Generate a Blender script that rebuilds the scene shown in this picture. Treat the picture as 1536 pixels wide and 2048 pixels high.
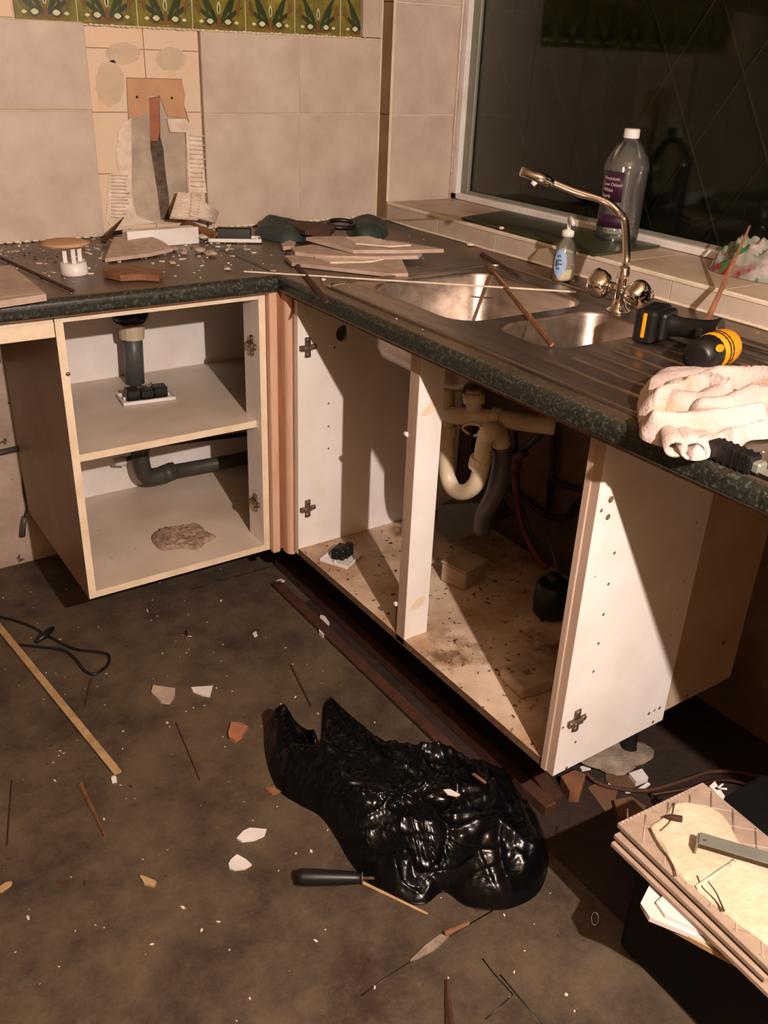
import bpy, bmesh, math, random
from mathutils import Vector, Matrix, noise
random.seed(7)
C = bpy.context.scene.collection
for _o in list(bpy.data.objects): bpy.data.objects.remove(_o)
V = Vector

# ---------------------------------------------------------------- camera
FPX = 1819.96
CAM = V((-1.7165, -2.5447, 1.4256))
RC = Matrix(((0.827077, -0.560723, 0.039147), (0.226300, 0.395930, 0.889960), (-0.514520, -0.727207, 0.454356)))
cd = bpy.data.cameras.new('camera'); cam = bpy.data.objects.new('camera', cd); C.objects.link(cam)
cd.sensor_fit = 'VERTICAL'; cd.sensor_height = 24.0; cd.lens = 24.0 * FPX / 2048; cd.clip_start = 0.02
cam.matrix_world = Matrix.Translation(CAM) @ RC.transposed().to_4x4()
bpy.context.scene.camera = cam

def _ray(px, py): return RC.transposed() @ V(((px - 768) / FPX, -(py - 1024) / FPX, -1.0))
def atz(px, py, z=0.0):
    d = _ray(px, py); return CAM + d * ((z - CAM.z) / d.z)
def aty(px, py, y):
    d = _ray(px, py); return CAM + d * ((y - CAM.y) / d.y)
def atx(px, py, x):
    d = _ray(px, py); return CAM + d * ((x - CAM.x) / d.x)

# ---------------------------------------------------------------- world, light, exposure
w = bpy.data.worlds.new('night'); bpy.context.scene.world = w; w.use_nodes = True
w.node_tree.nodes['Background'].inputs[0].default_value = (0.10, 0.09, 0.10, 1)
w.node_tree.nodes['Background'].inputs[1].default_value = 0.02
ld = bpy.data.lights.new('work_lamp_light', 'POINT'); ld.energy = 256; ld.color = (1.0, 0.825, 0.735); ld.shadow_soft_size = 0.014
lo = bpy.data.objects.new('work_lamp_light', ld); C.objects.link(lo); lo.location = (-1.19, -3.0, 1.78)
vs = bpy.context.scene.view_settings
vs.view_transform = 'Standard'; vs.look = 'None'; vs.gamma = 1.0; vs.use_curve_mapping = False; vs.exposure = 0.0

# ---------------------------------------------------------------- materials
def s2l(c): return tuple(((x / 255) / 12.92 if x / 255 <= .04045 else ((x / 255 + .055) / 1.055) ** 2.4) for x in c[:3])
MATS = {}
def mat(name, c1, c2=None, scale=12, rough=.6, metal=0, bump=0, bscale=None, spots=None, sscale=40, sthr=.62, stretch=None,
        spec=.5, trans=0, alpha=1, ior=1.45, low=.35, high=.65, detail=6, coat=0, c3=None, s3=4, t3=.55, nrough=.6):
    m = bpy.data.materials.new(name); m.use_nodes = True; nt = m.node_tree; N = nt.nodes; Lk = nt.links
    b = N['Principled BSDF']
    tc = N.new('ShaderNodeTexCoord'); oi = N.new('ShaderNodeObjectInfo')
    add = N.new('ShaderNodeVectorMath'); add.operation = 'ADD'
    mul = N.new('ShaderNodeVectorMath'); mul.operation = 'SCALE'; mul.inputs['Scale'].default_value = 7.3
    cmb = N.new('ShaderNodeCombineXYZ')
    for i in range(3): Lk.new(oi.outputs['Random'], cmb.inputs[i])
    Lk.new(cmb.outputs[0], mul.inputs[0]); Lk.new(tc.outputs['Object'], add.inputs[0]); Lk.new(mul.outputs[0], add.inputs[1])
    co = add.outputs[0]
    if stretch:
        mp = N.new('ShaderNodeMapping'); mp.inputs['Scale'].default_value = stretch; Lk.new(co, mp.inputs[0]); co = mp.outputs[0]
    def noi(sc, det=detail):
        n = N.new('ShaderNodeTexNoise'); n.inputs['Scale'].default_value = sc; n.inputs['Detail'].default_value = det
        n.inputs['Roughness'].default_value = nrough; Lk.new(co, n.inputs['Vector']); return n.outputs['Fac']
    def ramp(src, a, bb):
        r = N.new('ShaderNodeMapRange'); r.inputs[1].default_value = a; r.inputs[2].default_value = bb; Lk.new(src, r.inputs[0]); return r.outputs[0]
    def mix(f, a, bb):
        x = N.new('ShaderNodeMix'); x.data_type = 'RGBA'; Lk.new(f, x.inputs[0])
        for k, v in ((6, a), (7, bb)):
            if isinstance(v, tuple): x.inputs[k].default_value = (*v, 1)
            else: Lk.new(v, x.inputs[k])
        return x.outputs[2]
    col = s2l(c1)
    if c2: col = mix(ramp(noi(scale), low, high), s2l(c1), s2l(c2))
    if c3: col = mix(ramp(noi(s3), t3, t3 + .12), col, s2l(c3))
    if spots: col = mix(ramp(noi(sscale, 3), sthr, sthr + .04), col, s2l(spots))
    if isinstance(col, tuple): b.inputs['Base Color'].default_value = (*col, 1)
    else: Lk.new(col, b.inputs['Base Color'])
    b.inputs['Roughness'].default_value = rough; b.inputs['Metallic'].default_value = metal
    b.inputs['Specular IOR Level'].default_value = spec; b.inputs['IOR'].default_value = ior
    b.inputs['Transmission Weight'].default_value = trans; b.inputs['Alpha'].default_value = alpha
    b.inputs['Coat Weight'].default_value = coat
    if bump:
        bp = N.new('ShaderNodeBump'); bp.inputs['Strength'].default_value = bump; bp.inputs['Distance'].default_value = .01
        Lk.new(noi(bscale or scale * 3), bp.inputs['Height']); Lk.new(bp.outputs[0], b.inputs['Normal'])
    MATS[name] = m; return m

TILE = mat('stone_effect_tile', (197, 182, 166), (181, 163, 148), 9, .42, bump=.05, bscale=60)
PIERT = mat('shade_brown_tile', (138, 112, 78), (120, 96, 64), 12, .6)  # pier face tile, browned to stand in for the shade on it
TILE_EDGE = mat('tile_grout', (205, 193, 168), (190, 172, 142), 20, .8)
TRIMW = mat('tile_trim', (224, 212, 190), (205, 190, 165), 15, .5)
SILLT = mat('sill_tile', (186, 168, 146), (164, 143, 122), 8, .45, bump=.05, bscale=50, c3=(150, 120, 92), s3=5, t3=.6)
OLDT = mat('old_pink_tile', (216, 186, 160), (206, 190, 164), 7, .5, bump=.08, bscale=40, c3=(214, 176, 132), s3=6, t3=.58)
DAB = mat('old_adhesive_stain', (200, 180, 154), (188, 170, 146), 30, .8, bump=.2, bscale=80)
REND = mat('grey_render', (184, 168, 150), (152, 140, 126), 12, .9, bump=.4, bscale=30, c3=(190, 175, 155), s3=5)
LOWW = mat('bare_low_plaster', (188, 168, 152), (158, 140, 124), 9, .9, bump=.4, bscale=25, spots=(90, 74, 60), sscale=16, sthr=.66)
SHADEW = mat('shade_brown_wall', (112, 92, 72), (84, 68, 52), 7, .9, bump=.4, bscale=25)  # wall under the sill, colour darkened to carry the sink cabinet's shade
SHADEP = mat('shaded_plastic', (178, 158, 134), (152, 130, 106), 12, .6)  # white plastic dimmed in colour for the shade inside the sink cabinet
KRAFT = mat('brown_board', (190, 150, 112), (178, 138, 106), 20, .8, bump=.1)
PLAS = mat('white_adhesive', (226, 212, 194), (204, 186, 166), 30, .85, bump=.5, bscale=60)
BRICKM = mat('red_brick_dust', (168, 108, 78), (146, 98, 76), 40, .9, bump=.4)
CHASE = mat('dark_chase', (112, 96, 80), (70, 60, 50), 30, .95, bump=.4)
GREENB = mat('green_tile_glaze', (124, 116, 40), (96, 92, 38), 25, .3, c3=(150, 136, 62), s3=14)
GDARK = mat('dark_green_print', (38, 50, 24), (56, 66, 30), 30, .35)
GWHITE = mat('cream_print', (205, 205, 165), (186, 190, 140), 30, .35)
GBROWN = mat('brown_print', (120, 84, 38), (96, 70, 34), 30, .35)
FLOORM = mat('dirty_vinyl_floor', (94, 80, 62), (56, 44, 35), 5, .72, bump=.35, bscale=40, detail=14, low=.40, high=.62, nrough=.78,
             c3=(48, 28, 20), s3=2.6, t3=.59, spots=(124, 104, 80), sscale=70, sthr=.70)
CEIL = mat('ceiling_paint', (176, 152, 118), (164, 140, 108), 4, .9)
PAINT = mat('room_wall_paint', (138, 110, 80), (124, 98, 70), 4, .9)
WHITEP = mat('white_melamine', (236, 232, 228), (222, 214, 206), 5, .38, spots=(130, 108, 86), sscale=42, sthr=.735, bump=.02)
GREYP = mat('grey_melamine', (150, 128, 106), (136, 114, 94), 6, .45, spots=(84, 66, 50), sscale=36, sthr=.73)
DIRTYP = mat('stained_melamine', (214, 192, 168), (160, 128, 98), 5, .5, spots=(70, 50, 36), sscale=58, sthr=.63, bump=.1, c3=(120, 90, 66), s3=7, t3=.57)
BASEP = mat('speckled_melamine', (214, 200, 184), (196, 180, 164), 5, .45, spots=(120, 92, 66), sscale=60, sthr=.71)
EXTP = mat('shaded_white_melamine', (186, 166, 142), (168, 146, 122), 6, .45, spots=(84, 66, 50), sscale=36, sthr=.73)  # panel extension: white melamine toned down to its look in shadow
EDGEB = mat('cream_edge_banding', (230, 214, 190), (216, 196, 166), 18, .5, spots=(150, 112, 74), sscale=40, sthr=.7)
EDGEG = mat('greyed_edge_banding', (190, 168, 150), (174, 150, 130), 18, .5, stretch=(1, 1, .2))
MDF = mat('pink_pine', (210, 174, 148), (192, 152, 124), 22, .55, stretch=(2, 2, .25), bump=.1)
MDFD = mat('groove_pine', (120, 76, 50), (150, 100, 66), 30, .7, stretch=(2, 2, .2))
CHIP = mat('raw_chipboard', (122, 94, 70), (92, 68, 50), 60, .85)
STEEL = mat('brushed_steel', (188, 176, 166), (156, 142, 130), 30, .38, 1, stretch=(1, .15, 1), c3=(104, 88, 70), s3=6, t3=.58, bump=.04)
CHROME = mat('chrome', (225, 220, 212), None, 5, .08, 1)
HINGE = mat('nickel_hinge', (158, 140, 120), (104, 88, 72), 90, .4, .7)
ALU = mat('grey_metal_bar', (138, 140, 128), (126, 128, 118), 20, .45, .3)
BLACKP = mat('black_plastic', (18, 17, 17), (26, 24, 23), 20, .4)
BAGM = mat('black_polythene', (8, 8, 9), None, 5, .22, bump=.1, bscale=30, stretch=(1, 1.6, 1), spec=.28)
WPVC = mat('white_pvc', (214, 200, 172), (192, 174, 144), 8, .35)
GPVC = mat('grey_pvc', (84, 84, 84), (70, 69, 68), 14, .4)
DPVC = mat('dark_grey_pvc', (70, 68, 60), (56, 54, 46), 14, .5)
COPP = mat('tarnished_copper', (74, 46, 30), (50, 34, 24), 20, .5, .5)
REDH = mat('red_hose', (104, 42, 26), (74, 34, 22), 20, .4)
WPLA = mat('white_plastic', (226, 224, 222), (210, 204, 198), 10, .35)
WOOD = mat('split_timber', (138, 94, 64), (104, 68, 46), 20, .7, stretch=(1, 1, 1), bump=.2)
WOODL = mat('pale_timber', (186, 156, 112), (160, 130, 90), 30, .7, bump=.2)
WOODD = mat('dark_timber', (78, 46, 30), (56, 34, 24), 30, .75, bump=.2)
TEALM = mat('dark_teal_rubber', (46, 62, 56), (34, 46, 42), 20, .6, bump=.2)
SHARDM = mat('tile_biscuit', (186, 166, 150), (164, 142, 126), 20, .7, bump=.1)
TOWEL = mat('towelling', (214, 196, 190), (192, 170, 160), 9, .95, bump=.6, bscale=260, c3=(190, 160, 120), s3=9, t3=.6)
YELL = mat('yellow_plastic', (222, 150, 22), (208, 138, 20), 20, .4)
PURP = mat('purple_label', (58, 26, 52), (50, 22, 46), 20, .5)
BLUEL = mat('pale_blue_label', (156, 178, 206), (132, 160, 196), 20, .5)
LIQ = mat('milky_liquid', (222, 208, 180), (206, 190, 160), 20, .4)
GLASSG = mat('green_glass_board', (60, 64, 36), (50, 54, 30), 20, .3, spec=.5)
CREAMA = mat('cream_tile_adhesive', (218, 204, 178), (200, 184, 156), 12, .85, bump=.6, bscale=40, spots=(120, 96, 70), sscale=26, sthr=.7)
TILEBK = mat('ribbed_tile_back', (170, 150, 132), (150, 130, 112), 20, .8, bump=.1)
RUBBLE = mat('concrete_lump', (150, 136, 120), (116, 102, 88), 25, .95, bump=.8, bscale=40)
CARD = mat('dusty_card', (106, 78, 56), (84, 60, 44), 14, .9)

def worktop_mat():
    m = mat('green_granite_laminate', (44, 44, 36), (28, 30, 26), 70, .36, spec=.5, bump=.04, bscale=200)
    nt = m.node_tree; N = nt.nodes; b = N['Principled BSDF']; src = b.inputs['Base Color'].links[0].from_socket
    tc = N['Texture Coordinate']
    v = N.new('ShaderNodeTexVoronoi'); v.inputs['Scale'].default_value = 210; nt.links.new(tc.outputs['Object'], v.inputs['Vector'])
    n = N.new('ShaderNodeTexNoise'); n.inputs['Scale'].default_value = 150; n.inputs['Detail'].default_value = 4; nt.links.new(tc.outputs['Object'], n.inputs['Vector'])
    r = N.new('ShaderNodeMapRange'); r.inputs[1].default_value = .54; r.inputs[2].default_value = .64; nt.links.new(n.outputs['Fac'], r.inputs[0])
    x = N.new('ShaderNodeMix'); x.data_type = 'RGBA'; nt.links.new(r.outputs[0], x.inputs[0]); nt.links.new(src, x.inputs[6]); x.inputs[7].default_value = (*s2l((66, 72, 62)), 1)
    r2 = N.new('ShaderNodeMapRange'); r2.inputs[1].default_value = .16; r2.inputs[2].default_value = .10; nt.links.new(v.outputs['Distance'], r2.inputs[0])
    n2 = N.new('ShaderNodeTexNoise'); n2.inputs['Scale'].default_value = 60; nt.links.new(tc.outputs['Object'], n2.inputs['Vector'])
    r3 = N.new('ShaderNodeMapRange'); r3.inputs[1].default_value = .55; r3.inputs[2].default_value = .6; nt.links.new(n2.outputs['Fac'], r3.inputs[0])
    mm = N.new('ShaderNodeMath'); mm.operation = 'MULTIPLY'; nt.links.new(r2.outputs[0], mm.inputs[0]); nt.links.new(r3.outputs[0], mm.inputs[1])
    y = N.new('ShaderNodeMix'); y.data_type = 'RGBA'; nt.links.new(mm.outputs[0], y.inputs[0]); nt.links.new(x.outputs[2], y.inputs[6]); y.inputs[7].default_value = (*s2l((118, 124, 108)), 1)
    # dust settled on the top
    n4 = N.new('ShaderNodeTexNoise'); n4.inputs['Scale'].default_value = 5; n4.inputs['Detail'].default_value = 8; nt.links.new(tc.outputs['Object'], n4.inputs['Vector'])
    r4 = N.new('ShaderNodeMapRange'); r4.inputs[1].default_value = .28; r4.inputs[2].default_value = .62; nt.links.new(n4.outputs['Fac'], r4.inputs[0])
    g = N.new('ShaderNodeNewGeometry'); sp = N.new('ShaderNodeSeparateXYZ'); nt.links.new(g.outputs['Normal'], sp.inputs[0])
    r5 = N.new('ShaderNodeMapRange'); r5.inputs[1].default_value = .9; r5.inputs[2].default_value = 1; r5.inputs[4].default_value = .88; nt.links.new(sp.outputs[2], r5.inputs[0])
    m5 = N.new('ShaderNodeMath'); m5.operation = 'MULTIPLY'; nt.links.new(r4.outputs[0], m5.inputs[0]); nt.links.new(r5.outputs[0], m5.inputs[1])
    z = N.new('ShaderNodeMix'); z.data_type = 'RGBA'; nt.links.new(m5.outputs[0], z.inputs[0]); nt.links.new(y.outputs[2], z.inputs[6]); z.inputs[7].default_value = (*s2l((98, 78, 60)), 1)
    nt.links.new(z.outputs[2], b.inputs['Base Color']); return m
WORKT = worktop_mat()
def see_through(name, tint, gl, rough, milk=0, milkcol=(.9, .9, .88)):
    m = bpy.data.materials.new(name); m.use_nodes = True; nt = m.node_tree; N = nt.nodes; N.remove(N['Principled BSDF']); out = N['Material Output']
    t = N.new('ShaderNodeBsdfTransparent'); t.inputs[0].default_value = (*tint, 1)
    g = N.new('ShaderNodeBsdfGlossy'); g.inputs['Roughness'].default_value = rough
    fr = N.new('ShaderNodeFresnel'); fr.inputs[0].default_value = gl
    base = t.outputs[0]
    if milk:
        d = N.new('ShaderNodeBsdfDiffuse'); d.inputs[0].default_value = (*milkcol, 1); x0 = N.new('ShaderNodeMixShader'); x0.inputs[0].default_value = milk
        nt.links.new(base, x0.inputs[1]); nt.links.new(d.outputs[0], x0.inputs[2]); base = x0.outputs[0]
    x = N.new('ShaderNodeMixShader'); nt.links.new(fr.outputs[0], x.inputs[0]); nt.links.new(base, x.inputs[1]); nt.links.new(g.outputs[0], x.inputs[2]); nt.links.new(x.outputs[0], out.inputs[0])
    return m
WGLASS = see_through('window_glass', (.75, .78, .72), 1.28, .05)
CLEAR = see_through('clear_plastic', (.93, .93, .90), 1.45, .12, .035)
LEAD = mat('garden_wire', (84, 82, 52), (64, 62, 40), 20, .6)
HEDGE = mat('night_fence', (44, 46, 24), (26, 26, 16), 3, .9)

# ---------------------------------------------------------------- mesh helpers
def bx(bm, x0, x1, y0, y1, z0, z1, bev=0, mi=0, M=None, seg=1):
    r = bmesh.ops.create_cube(bm, size=1)
    vv = r['verts']
    for v in vv:
        v.co = V((x0 + (x1 - x0) * (v.co.x + .5), y0 + (y1 - y0) * (v.co.y + .5), z0 + (z1 - z0) * (v.co.z + .5)))
    fs = set(f for v in vv for f in v.link_faces)
    if bev:
        es = list(set(e for v in vv for e in v.link_edges))
        rr = bmesh.ops.bevel(bm, geom=es, offset=bev, segments=seg, profile=.5, affect='EDGES')
        fs = set(rr['faces']) | set(f for f in fs if f.is_valid)
        vv = list(set(v for f in fs for v in f.verts))
    for f in fs: f.material_index = mi
    if M is not None: bmesh.ops.transform(bm, matrix=M, verts=[v for v in vv if v.is_valid])
    return vv
def box(*a, **k):
    bm = bmesh.new(); bx(bm, *a, **k); return bm
def prism(bm, pts, n, mi=0, jit=0):
    """pts: 3D outline, n: extrusion vector"""
    n = V(n); a = [bm.verts.new(V(p)) for p in pts]
    b = [bm.verts.new(V(p) + n + (V((random.uniform(-jit, jit), random.uniform(-jit, jit), 0)) if jit else V())) for p in pts]
    k = len(pts); fs = []
    fs.append(bm.faces.new(a)); fs.append(bm.faces.new(b[::-1]))
    for i in range(k): fs.append(bm.faces.new((a[i], b[i], b[(i + 1) % k], a[(i + 1) % k])))
    bmesh.ops.recalc_face_normals(bm, faces=fs)
    for f in fs: f.material_index = mi
    return fs
def tube(bm, pts, r, seg=12, mi=0, cap=True, flat=1.0, smooth=True):
    pts = [V(p) for p in pts]; rs = r if isinstance(r, (list, tuple)) else [r] * len(pts)
    t0 = (pts[1] - pts[0]).normalized(); u = t0.orthogonal().normalized(); rings = []
    for i, p in enumerate(pts):
        t = (pts[min(i + 1, len(pts) - 1)] - pts[max(i - 1, 0)]).normalized()
        u = (u - t * u.dot(t)); u = u.normalized() if u.length > 1e-6 else t.orthogonal().normalized()
        vv = t.cross(u)
        rings.append([bm.verts.new(p + (u * math.cos(a) + vv * math.sin(a) * flat) * rs[i]) for a in [2 * math.pi * k / seg for k in range(seg)]])
    fs = []
    for A, B in zip(rings, rings[1:]):
        for k in range(seg):
            f = bm.faces.new((A[k], A[(k + 1) % seg], B[(k + 1) % seg], B[k])); f.material_index = mi; f.smooth = smooth; fs.append(f)
    if cap:
        for rg in (rings[0][::-1], rings[-1]):
            f = bm.faces.new(rg); f.material_index = mi; fs.append(f)
    bmesh.ops.recalc_face_normals(bm, faces=fs)
    return bm
def spl(ctrl, n=8):
    """Catmull-Rom through ctrl"""
    P = [V(c) for c in ctrl]; P = [P[0] * 2 - P[1]] + P + [P[-1] * 2 - P[-2]]; out = []
    for i in range(1, len(P) - 2):
        a, b, c, d = P[i - 1], P[i], P[i + 1], P[i + 2]
        for k in range(n):
            t = k / n; out.append(.5 * ((2 * b) + (c - a) * t + (2 * a - 5 * b + 4 * c - d) * t * t + (3 * b - a - 3 * c + d) * t ** 3))
    out.append(P[-2]); return out
def lathe(bm, prof, o=(0, 0, 0), seg=24, mi=0, sx=1, sy=1, cap=True, M=None, smooth=True):
    o = V(o); rings = []
    for r, z in prof:
        rings.append([bm.verts.new(V((r * sx * math.cos(2 * math.pi * k / seg), r * sy * math.sin(2 * math.pi * k / seg), z))) for k in range(seg)])
    fs = []
    for A, B in zip(rings, rings[1:]):
        for k in range(seg):
            f = bm.faces.new((A[k], A[(k + 1) % seg], B[(k + 1) % seg], B[k])); f.smooth = smooth; f.material_index = mi; fs.append(f)
    if cap:
        for rg in (rings[0][::-1], rings[-1]):
            f = bm.faces.new(rg); f.material_index = mi; fs.append(f)
    bmesh.ops.recalc_face_normals(bm, faces=fs)
    T = Matrix.Translation(o) @ (M if M is not None else Matrix.Identity(4))
    bmesh.ops.transform(bm, matrix=T, verts=[v for rg in rings for v in rg])
    return bm
def cyl(bm, p, q, r, seg=16, mi=0): return tube(bm, [p, q], r, seg, mi)
def wpos(o):
    p = V(o.location)
    while o.parent: o = o.parent; p = p + V(o.location)
    return p
def obj(name, bm, m, parent=None, kind=None, smooth=False):
    me = bpy.data.meshes.new(name); bm.verts.ensure_lookup_table()
    xs = [v.co for v in bm.verts]
    lo_ = V((min(v.x for v in xs), min(v.y for v in xs), min(v.z for v in xs))); hi = V((max(v.x for v in xs), max(v.y for v in xs), max(v.z for v in xs)))
    c = (lo_ + hi) / 2; c.z = lo_.z
    for v in bm.verts: v.co -= c
    if smooth:
        for f in bm.faces: f.smooth = True
    bm.to_mesh(me); bm.free()
    for mm in (m if isinstance(m, (list, tuple)) else [m]): me.materials.append(mm)
    o = bpy.data.objects.new(name, me); C.objects.link(o)
    if parent: o.parent = parent; o.location = c - wpos(parent)
    else: o.location = c
    if kind: o['kind'] = kind
    return o
def tag(o, label, cat, group=None):
    o['label'] = label; o['category'] = cat
    if group: o['group'] = group
    return o
def thing(name, label, cat, loc=(0, 0, 0), group=None):
    o = bpy.data.objects.new(name, None); C.objects.link(o); o.location = loc; o.empty_display_size = .05
    return tag(o, label, cat, group)
def cut(o, cbm):
    """subtract cbm (world coordinates) from mesh object o, for good"""
    me = bpy.data.meshes.new('c'); cbm.to_mesh(me); cbm.free(); c = bpy.data.objects.new('c', me); C.objects.link(c)
    md = o.modifiers.new('b', 'BOOLEAN'); md.operation = 'DIFFERENCE'; md.solver = 'EXACT'; md.object = c
    bpy.context.view_layer.update(); dg = bpy.context.evaluated_depsgraph_get()
    nm = bpy.data.meshes.new_from_object(o.evaluated_get(dg)); o.modifiers.remove(md); o.data = nm
    bpy.data.objects.remove(c); bpy.data.meshes.remove(me); return o
def struct(name, bm, m, parent=None):
    return obj(name, bm, m, parent, kind=None if parent else 'structure')
def text(body, size, M, m, parent, ext=.0002, name='lettering'):
    cu = bpy.data.curves.new(name, 'FONT'); cu.body = body; cu.size = size; cu.extrude = ext
    t = bpy.data.objects.new(name, cu); C.objects.link(t); bpy.context.view_layer.update()
    me = bpy.data.meshes.new_from_object(t.evaluated_get(bpy.context.evaluated_depsgraph_get())); bpy.data.objects.remove(t)
    bm = bmesh.new(); bm.from_mesh(me); bmesh.ops.transform(bm, matrix=M, verts=bm.verts); return obj(name, bm, m, parent)

SHADE_SCREED = mat('shade_dark_screed', (52, 36, 28), (34, 22, 18), 9, .85, bump=.5, bscale=40, spots=(96, 84, 70), sscale=60, sthr=.72, nrough=.7)  # screed colour kept near black so it carries shade as well
# ---------------------------------------------------------------- levels
Z0, T, H = .174, .894, .9325       # cabinet bottom, worktop underside, worktop top
XR = -.649; YF = -.572              # fronts of right and rear runs
WX, WY = -.684, -.608               # worktop front edges
YA, YB = -.62, -1.643               # sink cabinet ends
SZ = .99                            # window sill

# ================================================================ SETTING
struct('floor', box(-3.4, .3, -4.8, .3, -.08, 0), FLOORM)
dark_strip = obj('shade_screed', box(-.655, .009, -3.2, -.62, 0, .0012), SHADE_SCREED, bpy.data.objects['floor'])  # dark floor strip that deepens the shade under cabinet and tile stack
struct('ceiling', box(-3.4, .3, -4.8, .3, 2.4, 2.46), CEIL)
struct('wall_left', box(-3.4, -3.3, -4.8, .3, 0, 2.4), PAINT)
struct('wall_front', box(-3.3, .3, -4.8, -4.7, 0, 2.4), PAINT)
wb = struct('wall_back', box(-3.3, .3, .045, .16, 0, 2.4), REND)
# render layer with the chased cable slot
ren = obj('render_layer', box(-3.3, 0, .018, .045, .92, 1.449), REND, wb)
obj('low_plaster', box(-3.3, 0, 0.0, .045, 0, .893), LOWW, wb)
obj('upper_plaster', box(-3.3, 0, .006, .045, 1.60, 2.4), PAINT, wb)
def wy(px, py, y=.018): return aty(px, py, y)
slot = [(298, 196), (319, 192), (321, 275), (327, 300), (331, 345), (338, 395), (341, 440), (322, 440), (316, 395), (309, 345), (301, 300)]
cb = bmesh.new(); prism(cb, [V((wy(*p).x, .01, wy(*p).z)) for p in slot], (0, .03, 0)); cut(ren, cb)
bm = bmesh.new(); prism(bm, [V((wy(*p).x, .022, wy(*p).z)) for p in [(296, 196), (322, 190), (324, 250), (316, 282), (302, 282)]], (0, .0078, 0)); obj('brick_patch', bm, BRICKM, wb)
bm = bmesh.new(); prism(bm, [V((wy(*p).x, .028, wy(*p).z)) for p in [(298, 282), (322, 280), (345, 400), (345, 442), (312, 442), (300, 300)]], (0, .004, 0)); obj('chase_back', bm, CHASE, wb)
# stone-effect tiles
def tile(x0, x1, z0, z1, y0=0.0, y1=.0175, m=TILE, par=wb, name='tile', bev=.0012):
    return obj(name, box(x0 + .001, x1 - .001, y0 + random.uniform(0, .0008), y1, z0 + .001, z1 - .001, bev=bev), m, par)
for x0, x1 in ((-.283, -.001), (-.585, -.284)):
    tile(x0, x1, .935, 1.241); tile(x0, x1, 1.243, 1.446)
tile(-.069, -.001, 1.449, 1.60)
for x0, x1 in ((-1.196, -.894), (-1.50, -1.198), (-1.80, -1.502)):
    tile(x0, x1, .935, 1.250); tile(x0, x1, 1.252, 1.452)
obj('grout', box(-.583, -.001, .003, .017, .934, 1.448), TILE_EDGE, wb)
obj('grout', box(-1.80, -.896, .003, .017, .934, 1.452), TILE_EDGE, wb)
bm = bmesh.new()
for i in range(26):   # ragged bead where tiles meet the worktop
    x = -.58 + i * .0225; bmesh.ops.create_icosphere(bm, subdivisions=1, radius=random.uniform(.005, .009), matrix=Matrix.Translation((x, -.001, .937)) @ Matrix.Diagonal((2.2, .8, .7, 1)))
for i in range(20):
    x = -1.35 + i * .0225; bmesh.ops.create_icosphere(bm, subdivisions=1, radius=random.uniform(.004, .006), matrix=Matrix.Translation((x, -.001, .936)) @ Matrix.Diagonal((2.2, .8, .7, 1)))
o = obj('grout_bead', bm, TRIMW, wb, smooth=True)
# old pink tiles behind the lost column, with the hole knocked through
hole = [(252, 155), (363, 158), (370, 190), (368, 210), (376, 235), (384, 262), (373, 265), (373, 330), (377, 400), (380, 445), (250, 450), (262, 385), (262, 330), (256, 240)]
def hb(): 
    b = bmesh.new(); prism(b, [V((wy(*p, .011).x, .0, wy(*p, .011).z)) for p in hole], (0, .03, 0)); return b
xs = [-.893, -.740, -.587]; zs = [.935, 1.094, 1.246, 1.396, 1.447]
for i in range(2):
    for j in range(4):
        t_ = obj('old_tile', box(xs[i] + .0008, xs[i + 1] - .0008, .011, .0178, zs[j] + .0008, zs[j + 1] - .0008, bev=.0006), OLDT, wb)
        cut(t_, hb())
# adhesive dabs
def ring(cx, cy, rx, ry, n=20, ph=0): return [(cx + rx * math.cos(2 * math.pi * k / n) * (1 + .06 * math.sin(3 * k + ph)), cy + ry * math.sin(2 * math.pi * k / n) * (1 + .06 * math.cos(2 * k + ph))) for k in range(n)]
for cx, cy, rx, ry in ((246, 107, 35, 22), (220, 167, 29, 46), (342, 118, 30, 24)):
    bm = bmesh.new(); prism(bm, [V((wy(*p, .0102).x, .0102, wy(*p, .0102).z)) for p in ring(cx, cy, rx, ry, 24, cx)], (0, .001, 0)); obj('adhesive_dab', bm, DAB, wb)
# brown board at the top of the hole
bm = bmesh.new(); prism(bm, [V((wy(*p, .015).x, .014, wy(*p, .015).z)) for p in [(253, 156), (362, 159), (369, 190), (367, 210), (373, 236), (335, 232), (326, 210), (318, 190), (298, 190), (297, 225), (277, 235), (257, 238)]], (0, .004, 0)); obj('brown_board', bm, KRAFT, wb)
for p in ((274, 194), (344, 196)):
    q = wy(*p, .0135); bm = bmesh.new(); cyl(bm, V((q.x, .0133, q.z)), V((q.x, .0145, q.z)), .0035); obj('screw_hole', bm, BLACKP, wb)
bm = bmesh.new(); prism(bm, [V((wy(*p, .012).x, .009, wy(*p, .012).z)) for p in [(334, 238), (368, 237), (382, 248), (384, 265), (340, 264), (336, 250)]], (0, .009, 0)); obj('plaster_fragment', bm, PLAS, wb)
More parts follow.
